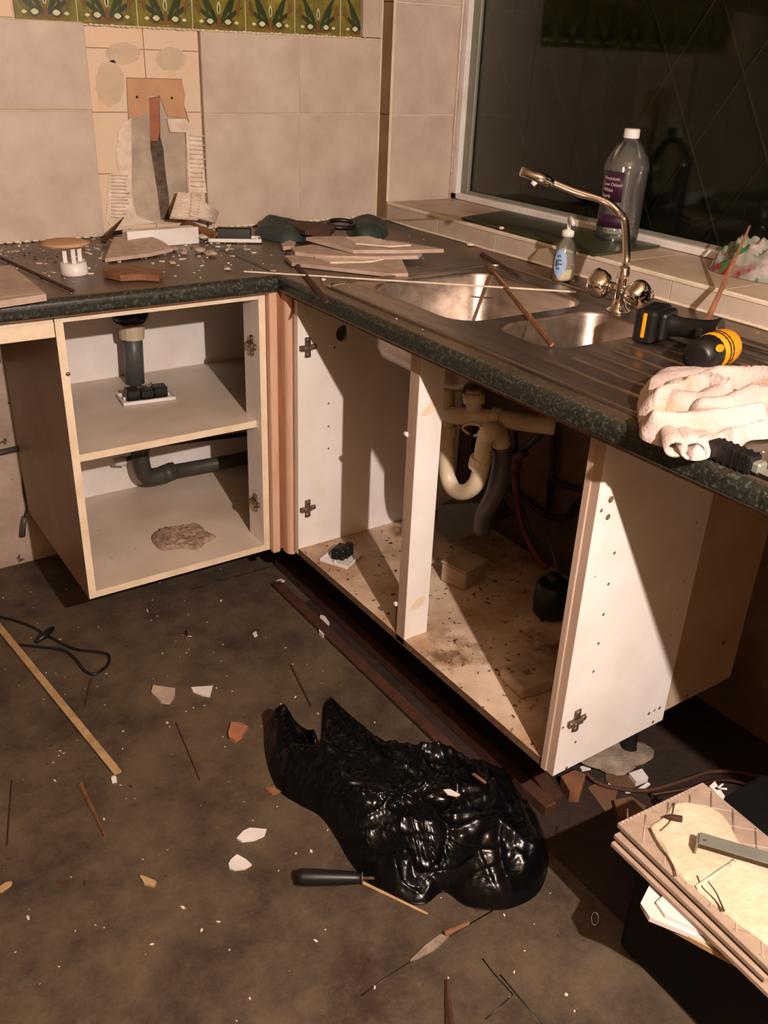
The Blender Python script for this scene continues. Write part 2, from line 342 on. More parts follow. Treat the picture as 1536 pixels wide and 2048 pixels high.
# combed white adhesive either side
def combed(pxs, y, n0, n1, dz):
    bm = bmesh.new(); prism(bm, [V((wy(*p, y).x, y, wy(*p, y).z)) for p in pxs], (0, .003, 0))
    a, b_ = wy(*n0, y), wy(*n1, y); k = int(abs(a.z - b_.z) / dz)
    for i in range(k):
        z = a.z + (b_.z - a.z) * i / k; L_ = random.uniform(.7, 1)
        x0 = a.x + (b_.x - a.x) * (i / k)
        tube(bm, [V((x0, y, z)), V((x0 + .024, y - .0015, z + random.uniform(-.003, .001))), V((x0 + .05 * L_, y, z - .004 * L_))], .0024, 5)
    return bm
obj('combed_adhesive', combed([(262, 235), (236, 262), (238, 345), (218, 348), (216, 440), (270, 452), (264, 385), (262, 330)], .008, (222, 350), (222, 440), .0085), PLAS, wb)
bm = bmesh.new(); prism(bm, [V((wy(*p, .009).x, .0085, wy(*p, .009).z)) for p in [(248, 238), (262, 245), (264, 330), (262, 385), (272, 430), (310, 446), (225, 455), (212, 440), (218, 350), (236, 345), (232, 300)]], (0, .003, 0)); obj('adhesive_smear', bm, PLAS, wb)
obj('combed_adhesive', combed([(372, 266), (384, 262), (402, 262), (413, 386), (378, 384)], .008, (378, 270), (381, 380), .012), PLAS, wb)
# green patterned tiles
gx = [-1.212, -1.06, -.907, -.753, -.602, -.447, -.294, -.143, -.071]
def leafpoly(cx, cz, a, l, w_, n=7):
    d = V((math.cos(a), 0, math.sin(a))); s = V((-d.z, 0, d.x)); pts = []
    for k in range(n + 1): t = k / n; pts.append(V((cx, 0, cz)) + d * l * t + s * w_ * math.sin(math.pi * t) ** .8)
    for k in range(n - 1, 0, -1): t = k / n; pts.append(V((cx, 0, cz)) + d * l * t - s * w_ * math.sin(math.pi * t) ** .8)
    return pts
for i in range(1, len(gx) - 1):
    x0, x1 = gx[i] + .0015, gx[i + 1] - .0015; bm = bmesh.new()
    zb = 1.450; cx = gx[i] + .0755
    bx(bm, x0, x1, .004, .0178, zb, 1.598, bev=.001)
    y = .0040
    def flat(pts, mi, dy):
        pts = [V((min(max(p.x, x0 + .001), x1 - .001), y - dy, max(p.z, zb + .001))) for p in pts]
        try:
            f = bm.faces.new([bm.verts.new(p) for p in pts]); f.material_index = mi
            if f.normal.y > 0 or True: f.normal_update()
            if f.normal.y > 0: f.normal_flip()
        except ValueError: pass
    for sx in (-1, 1):
        flat(leafpoly(cx, zb + .012, math.pi / 2 - sx * 1.0, .085, .006), 1, .0002)
        flat(leafpoly(cx, zb + .010, math.pi / 2 - sx * .55, .11, .007), 1, .00025)
        flat(leafpoly(cx, zb + .008, math.pi / 2 - sx * 1.35, .06, .009), 3, .0003)
        flat(leafpoly(cx + sx * .012, zb + .020, math.pi / 2 - sx * 1.57, .030, .011), 1, .00035)
        flat(leafpoly(cx + sx * .016, zb + .020, math.pi / 2 - sx * 1.57, .020, .0065), 2, .0004)
        flat(leafpoly(cx + sx * .044, zb + .019, math.pi / 2 - sx * 1.57, .014, .004), 2, .0004)
        flat(leafpoly(cx + sx * .03, zb + .034, math.pi / 2 - sx * .3, .055, .005), 1, .0003)
        flat(leafpoly(cx + sx * .055, zb + .03, math.pi / 2 - sx * .15, .05, .006), 3, .0003)
    flat(leafpoly(cx, zb + .004, math.pi / 2, .036, .006), 3, .0005)
    flat(leafpoly(cx, zb + .034, math.pi / 2, .034, .0055), 2, .0004)
    flat(leafpoly(cx, zb + .038, math.pi / 2, .024, .0025), 1, .0005)
    g_ = obj('patterned_tile', bm, [GREENB, GDARK, GWHITE, GBROWN], wb)
obj('tile', box(-1.21, -1.064, 0.0, .0178, 1.455, 1.6, bev=.001), OLDT, wb)
obj('grout', box(-1.21, -.071, .006, .0175, 1.446, 1.60), TILE_EDGE, wb)
bm = bmesh.new()   # ragged grout under the patterned tiles
for i in range(60):
    x = -.89 + i * .0137; bmesh.ops.create_icosphere(bm, subdivisions=1, radius=random.uniform(.002, .0045), matrix=Matrix.Translation((x, .002, 1.4475 + random.uniform(-.001, .001))) @ Matrix.Diagonal((2.4, .7, .8, 1)))
obj('ragged_grout', bm, TRIMW, wb, smooth=True)
q = [aty(*p, -.001) for p in [(733, 0), (732, 40), (729, 70), (735, 90), (737, 105), (730, 118)]]
bm = bmesh.new(); tube(bm, spl(q, 5), [.004] * 24 + [.001] * 2, 6, flat=.4); obj('plaster_curl', bm, TRIMW, wb)

# window wall
wr = struct('wall_right', box(.010, .30, -4.7, -.059, 0, .978), SHADEW)
obj('pier', box(.008, .30, -.051, .045, 0, 2.4), REND, wr)
obj('wall_above_window', box(.008, .30, -4.7, -.051, 2.1, 2.4), PAINT, wr)
obj('wall_beyond_window', box(.008, .30, -4.7, -2.9, .978, 2.1), PAINT, wr)
def part(name, bm, m, par=wr): return obj(name, bm, m, par)
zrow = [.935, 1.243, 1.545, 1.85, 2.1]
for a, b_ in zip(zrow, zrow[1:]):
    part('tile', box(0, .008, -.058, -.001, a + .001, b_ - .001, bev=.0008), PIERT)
rrow = [.99, 1.243, 1.545, 1.85, 2.1]
for a, b_ in zip(rrow, rrow[1:]):
    part('tile', box(.006, .249, -.060, -.051, a + .0015, b_ - .0015, bev=.0008), TILE)
part('grout', box(.004, .254, -.058, -.051, .98, 2.1), TRIMW)
part('corner_trim', box(-.003, .006, -.0635, -.056, .99, 2.1, bev=.002), TRIMW)
part('corner_trim', box(-.004, .001, -.003, .004, .935, 2.1, bev=.001), TRIMW)
ys = [-.060, -.33, -.595, -.90, -1.206, -1.51, -1.81, -2.11, -2.41, -2.71]
for a, b_ in zip(ys, ys[1:]):
    part('tile', box(0, .010, b_ + .001, a - .001, H + .002, .980, bev=.0008), TILE)
ys2 = [-.060, -.14, -.425, -.73, -1.035, -1.34, -1.64, -1.94, -2.24, -2.54]
for a, b_ in zip(ys2, ys2[1:]):
    part('sill_tile', box(.008, .256, b_ + .001, a - .001, .978, SZ, bev=.0008), SILLT)
part('grout', box(.010, .256, -2.7, -.06, .972, SZ - .001), TRIMW)
part('sill_trim', box(-.002, .008, -2.7, -.060, .9805, SZ + .0005, bev=.002), TRIMW)
part('grout_bead', tube(bmesh.new(), [V((-.001, -.003 - i * .11, H + .003 + .001 * math.sin(i * 2.1))) for i in range(25)], .0035, 6), TRIMW)

# window
wn = bpy.data.objects.new('window_1', None); C.objects.link(wn); wn.location = (.27, -1.45, SZ); wn['kind'] = 'structure'
def wp(name, bm, m): return obj(name, bm, m, wn)
wp('window_frame', box(.255, .30, -.088, -.058, SZ, 2.1, bev=.002), WPLA)
wp('window_frame', box(.255, .30, -2.9, -.058, SZ, 1.010, bev=.003), WPLA)
wp('window_frame', box(.255, .30, -2.9, -.058, 2.07, 2.1, bev=.003), WPLA)
wp('window_frame', box(.255, .30, -2.9, -2.87, SZ, 2.1, bev=.003), WPLA)
wp('window_sash', box(.272, .292, -.125, -.088, 1.010, 2.07, bev=.003), ALU)
wp('window_sash', box(.276, .292, -2.87, -.125, 1.010, 1.020, bev=.001), ALU)
wp('pane', box(.282, .286, -2.87, -.125, 1.02, 2.07), WGLASS)
tube_bm = bmesh.new(); cyl(tube_bm, (.249, -.064, SZ), (.249, -.064, 2.07), .0035, 8); wp('sealant_bead', tube_bm, PLAS)
# beyond the glass: timber fence with a diamond lattice of wires
fe = bpy.data.objects.new('garden_fence', None); C.objects.link(fe); fe.location = (1.5, -.8, -.1)
tag(fe, 'dark garden fence with a diamond wire lattice seen through the night window', 'fence')
for i in range(26):
    y = 1.6 - i * .16; obj('fence_board', box(1.5, 1.52, y - .155, y, -.1, 2.6, bev=.003), HEDGE, fe)
for k in range(-4, 12):
    for s in (1, -1):
        a = V((1.46, -2.6 + k * .34, .3)); b_ = a + V((0, s * 1.25, 2.0)); bm = bmesh.new(); cyl(bm, a, b_, .004, 6); obj('lattice_wire', bm, LEAD, fe)

# ================================================================ WORKTOP
def edge_prof(x, z0, z1, dirx, r=.016):
    """cross-section points (u,z): u=0 front edge, going inward = dirx"""
    P = []
    for k in range(7):
        a = math.pi / 2 * k / 6; P.append((r * (1 - math.sin(a)), z1 - r * (1 - math.cos(a))))
    for k in range(5):
        a = math.pi / 2 * k / 4; P.append((.008 * (1 - math.cos(a)), z0 + .008 * (1 - math.sin(a))))
    return P
wt = thing('worktop', 'dark green granite-effect L-shaped kitchen worktop with rounded front edge', 'worktop', (-.4, -.3, T))
def run(pts3): 
    bm = bmesh.new(); return bm
pr = edge_prof(0, T, H, 1)
bm = bmesh.new(); outl = [V((-2.25, WY + u, z)) for u, z in pr] + [V((-2.25, -.001, T)), V((-2.25, -.001, H))]
outl = [V((-2.25, -.001, H))] + [V((-2.25, WY + u, z)) for u, z in pr] + [V((-2.25, -.001, T))]
prism(bm, outl, (2.25 + WX - .0005, 0, 0)); r_ = obj('rear_run', bm, WORKT, wt)
for f in r_.data.polygons: f.use_smooth = False
bm = bmesh.new(); outl = [V((-.001, -.001, H))] + [V((WX + u, -.001, z)) for u, z in pr] + [V((-.001, -.001, T))]
prism(bm, outl, (0, -2.75, 0)); r2_ = obj('window_run', bm, WORKT, wt)
cut(r2_, box(-.632, -.116, -1.775, -.745, .85, 1.0))
obj('edge_lipping', box(WX + .006, WX + .022, -2.75, WY - .02, T - .004, T + .0005), CHIP, wt)
obj('edge_lipping', box(-2.25, WX - .01, WY + .008, WY + .022, T - .003, T + .0005), CHIP, wt)

# ================================================================ REAR BASE CABINET
XL, XRr = -1.206, -.702
P = .018
HBM = None
def hinge_bm(o, axis):
    """cruciform hinge plate; axis: outward normal"""
    bm = bmesh.new()
    bx(bm, -.0085, .0085, -.026, .026, 0, .003, bev=.001); bx(bm, -.024, .024, -.007, .007, 0, .003, bev=.001)
    bx(bm, -.022, .012, -.0065, .0065, .003, .010, bev=.002)
    for p in ((0, .019), (0, -.019), (.018, 0)): lathe(bm, [(.006, .002), (.006, .005), (.003, .0055)], (p[0], p[1], 0), 10)
    lathe(bm, [(.004, .009), (.004, .012), (.002, .0125)], (-.010, 0, 0), 10)
    n = V(axis); z = V((0, 0, 1)); x = z.cross(n)
    M = Matrix.Translation(V(o)) @ Matrix(((x.x, z.x, n.x), (x.y, z.y, n.y), (x.z, z.z, n.z))).to_4x4()
    bmesh.ops.transform(bm, matrix=M, verts=bm.verts); return bm
c1 = thing('base_cabinet', 'open white base cabinet with one shelf and no door under the rear worktop', 'cabinet', ((XL + XRr) / 2, -.3, Z0))
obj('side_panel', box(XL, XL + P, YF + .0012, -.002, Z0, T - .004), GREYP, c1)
obj('edge_banding', box(XL, XL + P, YF, YF + .0012, Z0, T - .004), EDGEB, c1)
rp = obj('front_stile', box(XRr - P, XRr, YF + .0012, YF + .085, Z0, T - .004), WHITEP, c1)
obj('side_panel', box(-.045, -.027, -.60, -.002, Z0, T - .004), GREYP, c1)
obj('edge_banding', box(XRr - P, XRr, YF, YF + .0012, Z0, T - .004), EDGEB, c1)
obj('base_panel', box(XL + P, -.045, YF + .0012, -.002, Z0, Z0 + P), BASEP, c1)
obj('edge_banding', box(XL + P, XRr - P, YF, YF + .0012, Z0, Z0 + P), EDGEB, c1)
sh = obj('shelf', box(XL + P, -.046, -.545, -.05, .532, .550), BASEP, c1)
cb = bmesh.new(); q = atz(272, 768, .55); cyl(cb, (q.x + .012, q.y + .002, .5), (q.x + .012, q.y + .002, .6), .034, 20); cut(sh, cb)
obj('edge_banding', box(XL + P, XRr - P - .001, -.5462, -.545, .532, .550), EDGEB, c1)
obj('back_panel', box(XL + P, -.045, -.048, -.045, Z0 + P, .75), WHITEP, c1)
obj('top_rail', box(XL + P, XRr - P, YF, YF + .10, T - .022, T - .004), EDGEB, c1)
obj('hinge_plate', hinge_bm((XRr - P, -.534, .748), (-1, 0, 0)), HINGE, c1)
obj('hinge_plate', hinge_bm((XRr - P, -.529, .305), (-1, 0, 0)), HINGE, c1)
bm = bmesh.new(); q = aty(136, 748, YF - .001); lathe(bm, [(.005, 0), (.004, .003), (.001, .004)], q, 10, M=Matrix.Rotation(math.pi / 2, 4, 'X')); obj('screw_head', bm, HINGE, c1)
# rail of the missing neighbour
ra = thing('support_rail', 'pale timber rail under the worktop where the left cabinet was removed', 'rail', (-1.5, YF, T - .05))
obj('rail_board', box(-2.0, XL - .002, YF, YF + .018, T - .052, T - .019), EDGEB, ra); obj('rail_board', box(-2.0, XL - .002, YF + .002, YF + .018, T - .019, T - .004), EDGEB, ra)
# back-wall cable clip strip and hanging connector
bm = bmesh.new(); tube(bm, [aty(-60, 915, -.012), aty(0, 905, -.012), aty(36, 897, -.012)], .009, 8); obj_ = tag(obj('wall_pipe', bm, DPVC), 'dark pipe running along the low plaster left of the base cabinet', 'pipe')
cn = thing('cable_connector', 'small grey connector hanging on a cable beside the base cabinet', 'connector', aty(48, 1040, -.02))
bm = bmesh.new(); tube(bm, [aty(45, 1072, -.02), aty(47, 1050, -.02), aty(50, 1033, -.02)], [.008, .0075, .007], 10); obj('connector_body', bm, GPVC, cn)
bm = bmesh.new(); tube(bm, spl([aty(50, 1033, -.02), aty(54, 1015, -.016), aty(48, 985, -.012), aty(44, 940, -.012), aty(38, 900, -.012)], 5), .0022, 6); obj('cable', bm, BLACKP, cn)

# ================================================================ CORNER POST
cp = thing('corner_post', 'fluted pink pine corner post between the two cabinets', 'post', (-.68, -.6, Z0 - .006))
zt = T - .004
obj('post_backing', box(-.7015, -.650, -.5735, -.56, Z0 + .002, zt), MDFD, cp)
obj('post_strip', box(-.7025, -.680, -.594, -.5735, Z0 - .004, zt, bev=.004, seg=2), MDF, cp)
obj('post_groove', box(-.680, -.668, -.590, -.562, Z0 + .004, zt), MDFD, cp)
bm = bmesh.new(); pts = []
for k in range(13):
    a = math.pi * (1.0 + k / 12 * .5 + 0) ; pts.append(V((-.651 + .0165 * math.cos(a), -.603 + .0165 * math.sin(a), Z0 - .006)))
pts += [V((-.6495, -.6195, Z0 - .006)), V((-.6495, -.585, Z0 - .006)), V((-.668, -.585, Z0 - .006))]
prism(bm, pts, (0, 0, zt - Z0 + .006)); obj('post_moulding', bm, MDF, cp)
obj('post_groove', box(-.6535, -.6488, -.6205, -.6192, Z0 + .002, zt), MDFD, cp)

# ================================================================ SINK CABINET
c2 = thing('sink_cabinet', 'open white double sink base cabinet with centre post and no doors', 'cabinet', (XR + .27, -1.13, Z0))
ya = YA
lp = obj('side_panel', box(XR, -.11, ya - P, ya, Z0, T - .004), WHITEP, c2)
obj('base_panel', box(XR + .001, -.106, YB + P, ya - P, Z0, Z0 + P), DIRTYP, c2)
obj('edge_banding', box(XR, XR + .001, YB + P, ya - P, Z0, Z0 + P), CHIP, c2)
ep = obj('side_panel', box(XR + .0012, XR + .320, YB, YB + P, Z0, T - .004), WHITEP, c2)
obj('edge_banding', box(XR, XR + .0012, YB, YB + P, Z0, T - .004), EDGEG, c2)
obj('edge_banding', box(XR - .003, XR + .016, YB + P, YB + P + .014, Z0, T - .004, bev=.001), EDGEG, c2)
obj('side_panel_extension', box(XR + .3215, XR + .545, YB + .003, YB + P, .196, T - .004), EXTP, c2)
obj('joint_strip', box(XR + .320, XR + .3215, YB + .002, YB + P, Z0 + .01, T - .004), CHIP, c2)
# centre post
pp = obj('centre_post', box(XR + .0012, XR + .066, -1.139, -1.108, Z0 + P, T - .004), WHITEP, c2)
obj('edge_banding', box(XR, XR + .0012, -1.139, -1.108, Z0 + .004, T - .004), EDGEG, c2)
obj('post_backing', box(XR + .003, XR + .016, -1.108, -1.098, Z0 + P, Z0 + .10), CHIP, c2)
for zc in ((.800 - .045), (.275)):
    bm = bmesh.new(); pts = []
    for k in range(14):
        a = 2 * math.pi * k / 14; pts.append(V((XR + .030 + .024 * math.cos(a) * (1 if math.cos(a) > 0 else .85), -1.1392, zc + .006 + .017 * math.sin(a) * (.75 + .3 * math.cos(a)) + .35 * .024 * math.cos(a))))
    prism(bm, pts, (0, -.0006, 0)); obj('adhesive_mark', bm, EDGEB, c2)
bm = bmesh.new(); cyl(bm, (XR - .001, -1.112, .700), (XR - .001, -1.100, .700), .005, 8); obj('dowel', bm, WPLA, c2)
bm = bmesh.new(); cyl(bm, (XR - .001, -1.105, .272), (XR - .001, -1.097, .272), .005, 8); obj('dowel', bm, WPLA, c2)
obj('hinge_plate', hinge_bm((-.621, ya - P, .757), (0, -1, 0)), HINGE, c2)
obj('hinge_plate', hinge_bm((-.621, ya - P, .310), (0, -1, 0)), HINGE, c2)
q = aty(1152, 1440, YB); obj('hinge_plate', hinge_bm((q.x, YB, q.z), (0, -1, 0)), HINGE, c2)
cb = bmesh.new(); cyl(cb, (-.518, ya - .05, .779), (-.518, ya + .02, .779), .021, 20); cut(lp, cb)
def dots(par, pxs, y, r):
    for (px, py, k) in pxs:
        q = aty(px, py, y); bm = bmesh.new(); lathe(bm, [(r * k, 0), (r * k * .6, .0006)], (q.x, y, q.z), 10, M=Matrix.Rotation(math.pi / 2, 4, 'X')); obj('peg_hole', bm, CHIP, par)
dots(c2, [(1222, 999, 2), (1203, 1021, 1.1), (1216, 1034, 1.8), (1229, 1106, 1), (1217, 1168, 1), (1207, 1229, 1), (1197, 1287, 1), (1187, 1343, 1),
          (1298, 1427, 1.3), (1309, 1421, 1), (1319, 1416, 1.3), (1306, 1444, 1.3), (1133, 1536, 1.2), (1126, 1455, 1), (1151, 1484, 1)], YB - .0001, .0032)
dots(c2, [(657, 807, 1), (657, 853, 1), (657, 897, 1), (669, 695, 1)], ya - P - .0001, .0028)
dots(c2, [(1393, 1045, 1), (1368, 1161, 1), (1355, 1217, .8), (1342, 1270, .9), (1448, 1286, 1.6), (1375, 1391, 1.3)], YB + .0005, .003)
# inner low face under the base
# adjustable foot
ft = obj('cabinet_foot', lathe(bmesh.new(), [(.032, 0), (.032, .012), (.018, .03), (.016, .14), (.026, .172)], (-.31, -1.56, .0), 18), BLACKP, c2)

# ================================================================ PLINTH MOULDING ON FLOOR
bm = bmesh.new(); bx(bm, -.662, -.632, -1.62, -.50, 0, .016, bev=.004); tag(obj('skirting_batten', bm, WOODD), 'long brown timber batten on the floor along the sink cabinet front', 'batten')
bm = bmesh.new(); bx(bm, -.60, -.57, -1.60, -.40, 0, .03, bev=.003); tag(obj('plinth_support', bm, WOODD), 'dark wet timber bearer under the sink cabinet', 'bearer')

# ================================================================ SINK
sk = thing('sink', 'stainless steel one-and-a-half bowl kitchen sink with ribbed drainer', 'sink', (-.37, -1.26, H))
def rrect(x0, x1, y0, y1, r, z, n=6):
    P = []
    for cx, cy, a0 in ((x1 - r, y1 - r, 0), (x0 + r, y1 - r, 90), (x0 + r, y0 + r, 180), (x1 - r, y0 + r, 270)):
        for k in range(n + 1):
            a = math.radians(a0 + 90 * k / n); P.append(V((cx + r * math.cos(a), cy + r * math.sin(a), z)))
    return P
def loft(bm, rings, cap=True, mi=0):
    R_ = [[bm.verts.new(p) for p in rg] for rg in rings]; fs = []
    for A, B in zip(R_, R_[1:]):
        for k in range(len(A)):
            f = bm.faces.new((A[k], A[(k + 1) % len(A)], B[(k + 1) % len(A)], B[k])); f.smooth = True; f.material_index = mi; fs.append(f)
    if cap: f = bm.faces.new(R_[-1]); f.smooth = False; f.material_index = mi; fs.append(f)
    bmesh.ops.recalc_face_normals(bm, faces=fs); return fs
bm = bmesh.new(); prism(bm, rrect(-.640, -.108, -1.785, -.735, .03, H + .0005), (0, 0, .003)); top = obj('sink_top', bm, STEEL, sk)
B1 = (-.560, -.185, -1.150, -.785); B2 = (-.520, -.215, -1.375, -1.185)
for B, r in ((B1, .07), (B2, .06)):
    cb = bmesh.new(); prism(cb, rrect(*B, r, .85), (0, 0, .2)); cut(top, cb)
def bowl(B, r, d):
    x0, x1, y0, y1 = B; bm = bmesh.new(); R_ = []
    for off, z in ((-.004, H + .0036), (0, H + .0040), (.002, H + .003), (.004, H - .004), (.008, H - d + .035), (.018, H - d + .012), (.036, H - d + .002), (.06, H - d)):
        R_.append(rrect(x0 + off, x1 - off, y0 + off, y1 - off, max(r - off * .6, .02), z))
    loft(bm, R_); return bm
o = obj('main_bowl', bowl(B1, .07, .165), STEEL, sk)
bm = bmesh.new(); lathe(bm, [(.043, 0), (.040, .002), (.030, .001), (.028, -.004)], (-.37, -.97, H - .165 + .0005), 24); obj('waste_outlet', bm, CHROME, sk)
o = obj('half_bowl', bowl(B2, .06, .12), STEEL, sk)
bm = bmesh.new(); lathe(bm, [(.038, 0), (.036, .002), (.026, .001)], (-.37, -1.28, H - .12 + .0005), 24); obj('waste_outlet', bm, CHROME, sk)
for i in range(9):
    x = -.57 + i * .052; bm = bmesh.new(); tube(bm, [V((x, -1.405 - (.02 if i % 2 else 0), H + .0034)), V((x, -1.74, H + .0034))], .0045, 8, flat=.9); obj('drainer_ridge', bm, STEEL, sk)
bm = bmesh.new(); P_ = rrect(-.634, -.114, -1.779, -.741, .028, H + .0045); tube(bm, P_ + [P_[0]], .0028, 6, cap=False); obj('raised_rim', bm, STEEL, sk)

# ================================================================ MIXER TAP
tb = atz(1236, 622, H + .004)
tp = thing('mixer_tap', 'chrome mixer tap with long swan-neck spout at the back of the sink', 'tap', tb)
bm = bmesh.new(); lathe(bm, [(.026, 0), (.026, .004), (.016, .010), (.0135, .03), (.0135, .07), (.0125, .085), (.0105, .088), (.0105, .095)], tb, 24); obj('tap_body', bm, CHROME, tp)
def on_ray(px, py, t):  # point at given distance ratio of the base depth
    d = _ray(px, py); return CAM + d * t
k0 = (tb - CAM).length / _ray(1236, 622).length
neck = [tb + V((0, 0, .09)), tb + V((0, 0, .115))] + [on_ray(*p) for p in ((1250, 448, k0 * .996), (1236, 424, k0 * .993), (1208, 402, k0 * .99), (1150, 383, k0 * .985), (1103, 364, k0 * .98))]
bm = bmesh.new(); tube(bm, spl(neck, 8), .0085, 16); obj('spout', bm, CHROME, tp)
e0, e1 = on_ray(1106, 366, k0 * .98), on_ray(1042, 343, k0 * .973)
bm = bmesh.new(); tube(bm, [e0, e0.lerp(e1, .1), e0.lerp(e1, .12), e0.lerp(e1, .55), e0.lerp(e1, .6), e1], [.009, .009, .0115, .0115, .009, .0095], 16); tipo = obj('spout_nozzle', bm, CHROME, tp)
bm = bmesh.new(); tube(bm, [e0.lerp(e1, .5) + V((0, 0, -.006)), e0.lerp(e1, .62) + V((0, 0, -.018))], .006, 12); obj('spray_button', bm, WPLA, tp)
for (px, py, dy) in ((1210, 590, .05), (1283, 584, -.055)):
    hd = atz(px, py, tb.z + .045); hub = tb + V((0, 0, .045)); cdir = (hd - hub); 
    hd = hub + V((-.012, dy * 1.15, .004))
    bm = bmesh.new(); tube(bm, [hub, hub.lerp(hd, .55)], .012, 14); obj('handle_stem', bm, CHROME, tp)
    bm = bmesh.new()
    ax = (hd - hub).normalized(); u = ax.orthogonal().normalized(); v_ = ax.cross(u); P0 = hub.lerp(hd, .5); n = 16; rings = []
    for (t, rr, lob) in ((0, .013, 0), (.006, .024, .1), (.018, .031, .2), (.034, .033, .22), (.044, .027, .15), (.048, .014, 0)):
        rings.append([P0 + ax * t + (u * math.cos(2 * math.pi * k / n) + v_ * math.sin(2 * math.pi * k / n)) * rr * (1 - lob * (k % 4 == 0) - lob * .4 * (k % 4 in (1, 3))) for k in range(n)])
    loft(bm, rings[::-1], cap=True); obj('tap_handle', bm, CHROME, tp)


# ================================================================ PLUMBING IN THE SINK CABINET
XP = -.50
tr = thing('waste_trap', 'cream plastic waste pipes with a U-bend hanging under the sink', 'pipe', atx(925, 985, XP))
A = lambda px, py, x=XP: atx(px, py, x)
bm = bmesh.new(); tube(bm, spl([A(893, 775), A(893, 830), A(893, 900), A(895, 950), A(908, 978), A(928, 984), A(948, 972), A(960, 945), A(966, 900), A(972, 872)], 6), .0185, 16); obj('u_bend', bm, WPVC, tr)
for a, b_ in (((893, 852), (893, 872)), ((957, 935), (962, 915))):
    bm = bmesh.new(); tube(bm, [A(*a), A(*b_)], .0235, 12, smooth=False); obj('compression_nut', bm, WPVC, tr)
bm = bmesh.new(); tube(bm, spl([A(893, 830), A(930, 832), A(1000, 838, -.46), A(1060, 846, -.40), A(1110, 852, -.36)], 5), .020, 14); obj('branch_pipe', bm, WPVC, tr)
bm = bmesh.new(); tube(bm, [A(985, 836, -.47), A(1002, 838, -.46)], .0245, 12); obj('compression_nut', bm, WPVC, tr)
bm = bmesh.new(); tube(bm, [A(948, 820), A(948, 780)], .017, 12); tube(bm, [A(948, 806), A(948, 786)], .024, 12); obj('branch_tail', bm, WPVC, tr)
bm = bmesh.new(); tube(bm, spl([A(972, 872), A(982, 862), A(996, 868, -.47), A(1003, 890, -.45)], 5), .0205, 14); obj('swivel_elbow', bm, WPVC, tr)
bm = bmesh.new(); tube(bm, spl([A(938, 868, -.51), A(925, 856, -.51), A(938, 848, -.51), A(958, 850, -.51), A(962, 864, -.51), A(948, 872, -.51)], 4), .003, 6); obj('wire_clip', bm, WPVC, tr)
sp_ = tag(obj('soil_pipe', tube(bmesh.new(), spl([A(1003, 890, -.45), A(1003, 930, -.44), A(990, 985, -.42), A(968, 1030, -.38), A(965, 1060, -.36)], 5), .022, 14), GPVC), 'dark grey waste pipe dropping down behind the cream U-bend', 'pipe')
bm = bmesh.new(); rr = [atx(*p, -.30) for p in ((880, 1010), (955, 1005), (985, 1050), (905, 1085), (872, 1060))]; prism(bm, rr, (.09, .02, 0)); tag(obj('pipe_boxing', bm, DPVC), 'dark block behind the pipes under the sink', 'block')
B_ = lambda px, py, x=-.20: atx(px, py, x)
hs = thing('supply_hose', 'rusty red and black supply hose curving down beside the U-bend', 'hose', B_(1092, 1132))
bm = bmesh.new(); tube(bm, spl([B_(1035, 905), B_(1032, 960), B_(1035, 1010), B_(1048, 1060), B_(1072, 1110), B_(1095, 1135)], 6), .0095, 10); obj('lower_hose', bm, REDH, hs)
bm = bmesh.new(); tube(bm, [B_(1030, 950), B_(1034, 905)], .014, 10); tube(bm, [B_(1028, 918), B_(1050, 905)], .012, 10); obj('tee_fitting', bm, REDH, hs)
bm = bmesh.new(); tube(bm, [B_(1040, 905), B_(1068, 880), B_(1100, 852)], .009, 10); obj('branch_hose', bm, BLACKP, hs)
bm = bmesh.new(); tube(bm, [B_(1032, 905), B_(1028, 860), B_(1026, 850)], .009, 10); obj('branch_hose', bm, BLACKP, hs)
bm = bmesh.new(); tube(bm, spl([B_(1034, 960), B_(1050, 1030), B_(1070, 1080), B_(1096, 1098)], 6), .003, 8); obj('thin_tube', bm, BLACKP, hs)
W_ = lambda px, py: atx(px, py, -.006)
cpp = thing('copper_pipework', 'tarnished copper pipes clipped to the wall inside the sink cabinet', 'pipe', W_(1100, 1040))
bm = bmesh.new(); tube(bm, [W_(1108, 850), W_(1104, 940), W_(1096, 1028)], .009, 10); obj('riser', bm, COPP, cpp)
bm = bmesh.new(); tube(bm, spl([W_(1000, 965), W_(1040, 990), W_(1085, 1025), W_(1110, 1036), W_(1135, 1034), W_(1155, 1005), W_(1185, 990)], 5), .009, 10); obj('horizontal_pipe', bm, COPP, cpp)
bm = bmesh.new(); tube(bm, [W_(1104, 960), W_(1140, 975), W_(1180, 985)], .008, 10); obj('horizontal_pipe', bm, COPP, cpp)
F_ = lambda px, py, z=Z0 + P: atz(px, py, z)
bm = bmesh.new(); tube(bm, [F_(1135, 1225, .20), atx(1094, 1058, -.02)], .003, 6); tag(obj('thin_rod', bm, WOODL), 'thin pale rod leaning against the wall inside the sink cabinet', 'rod')
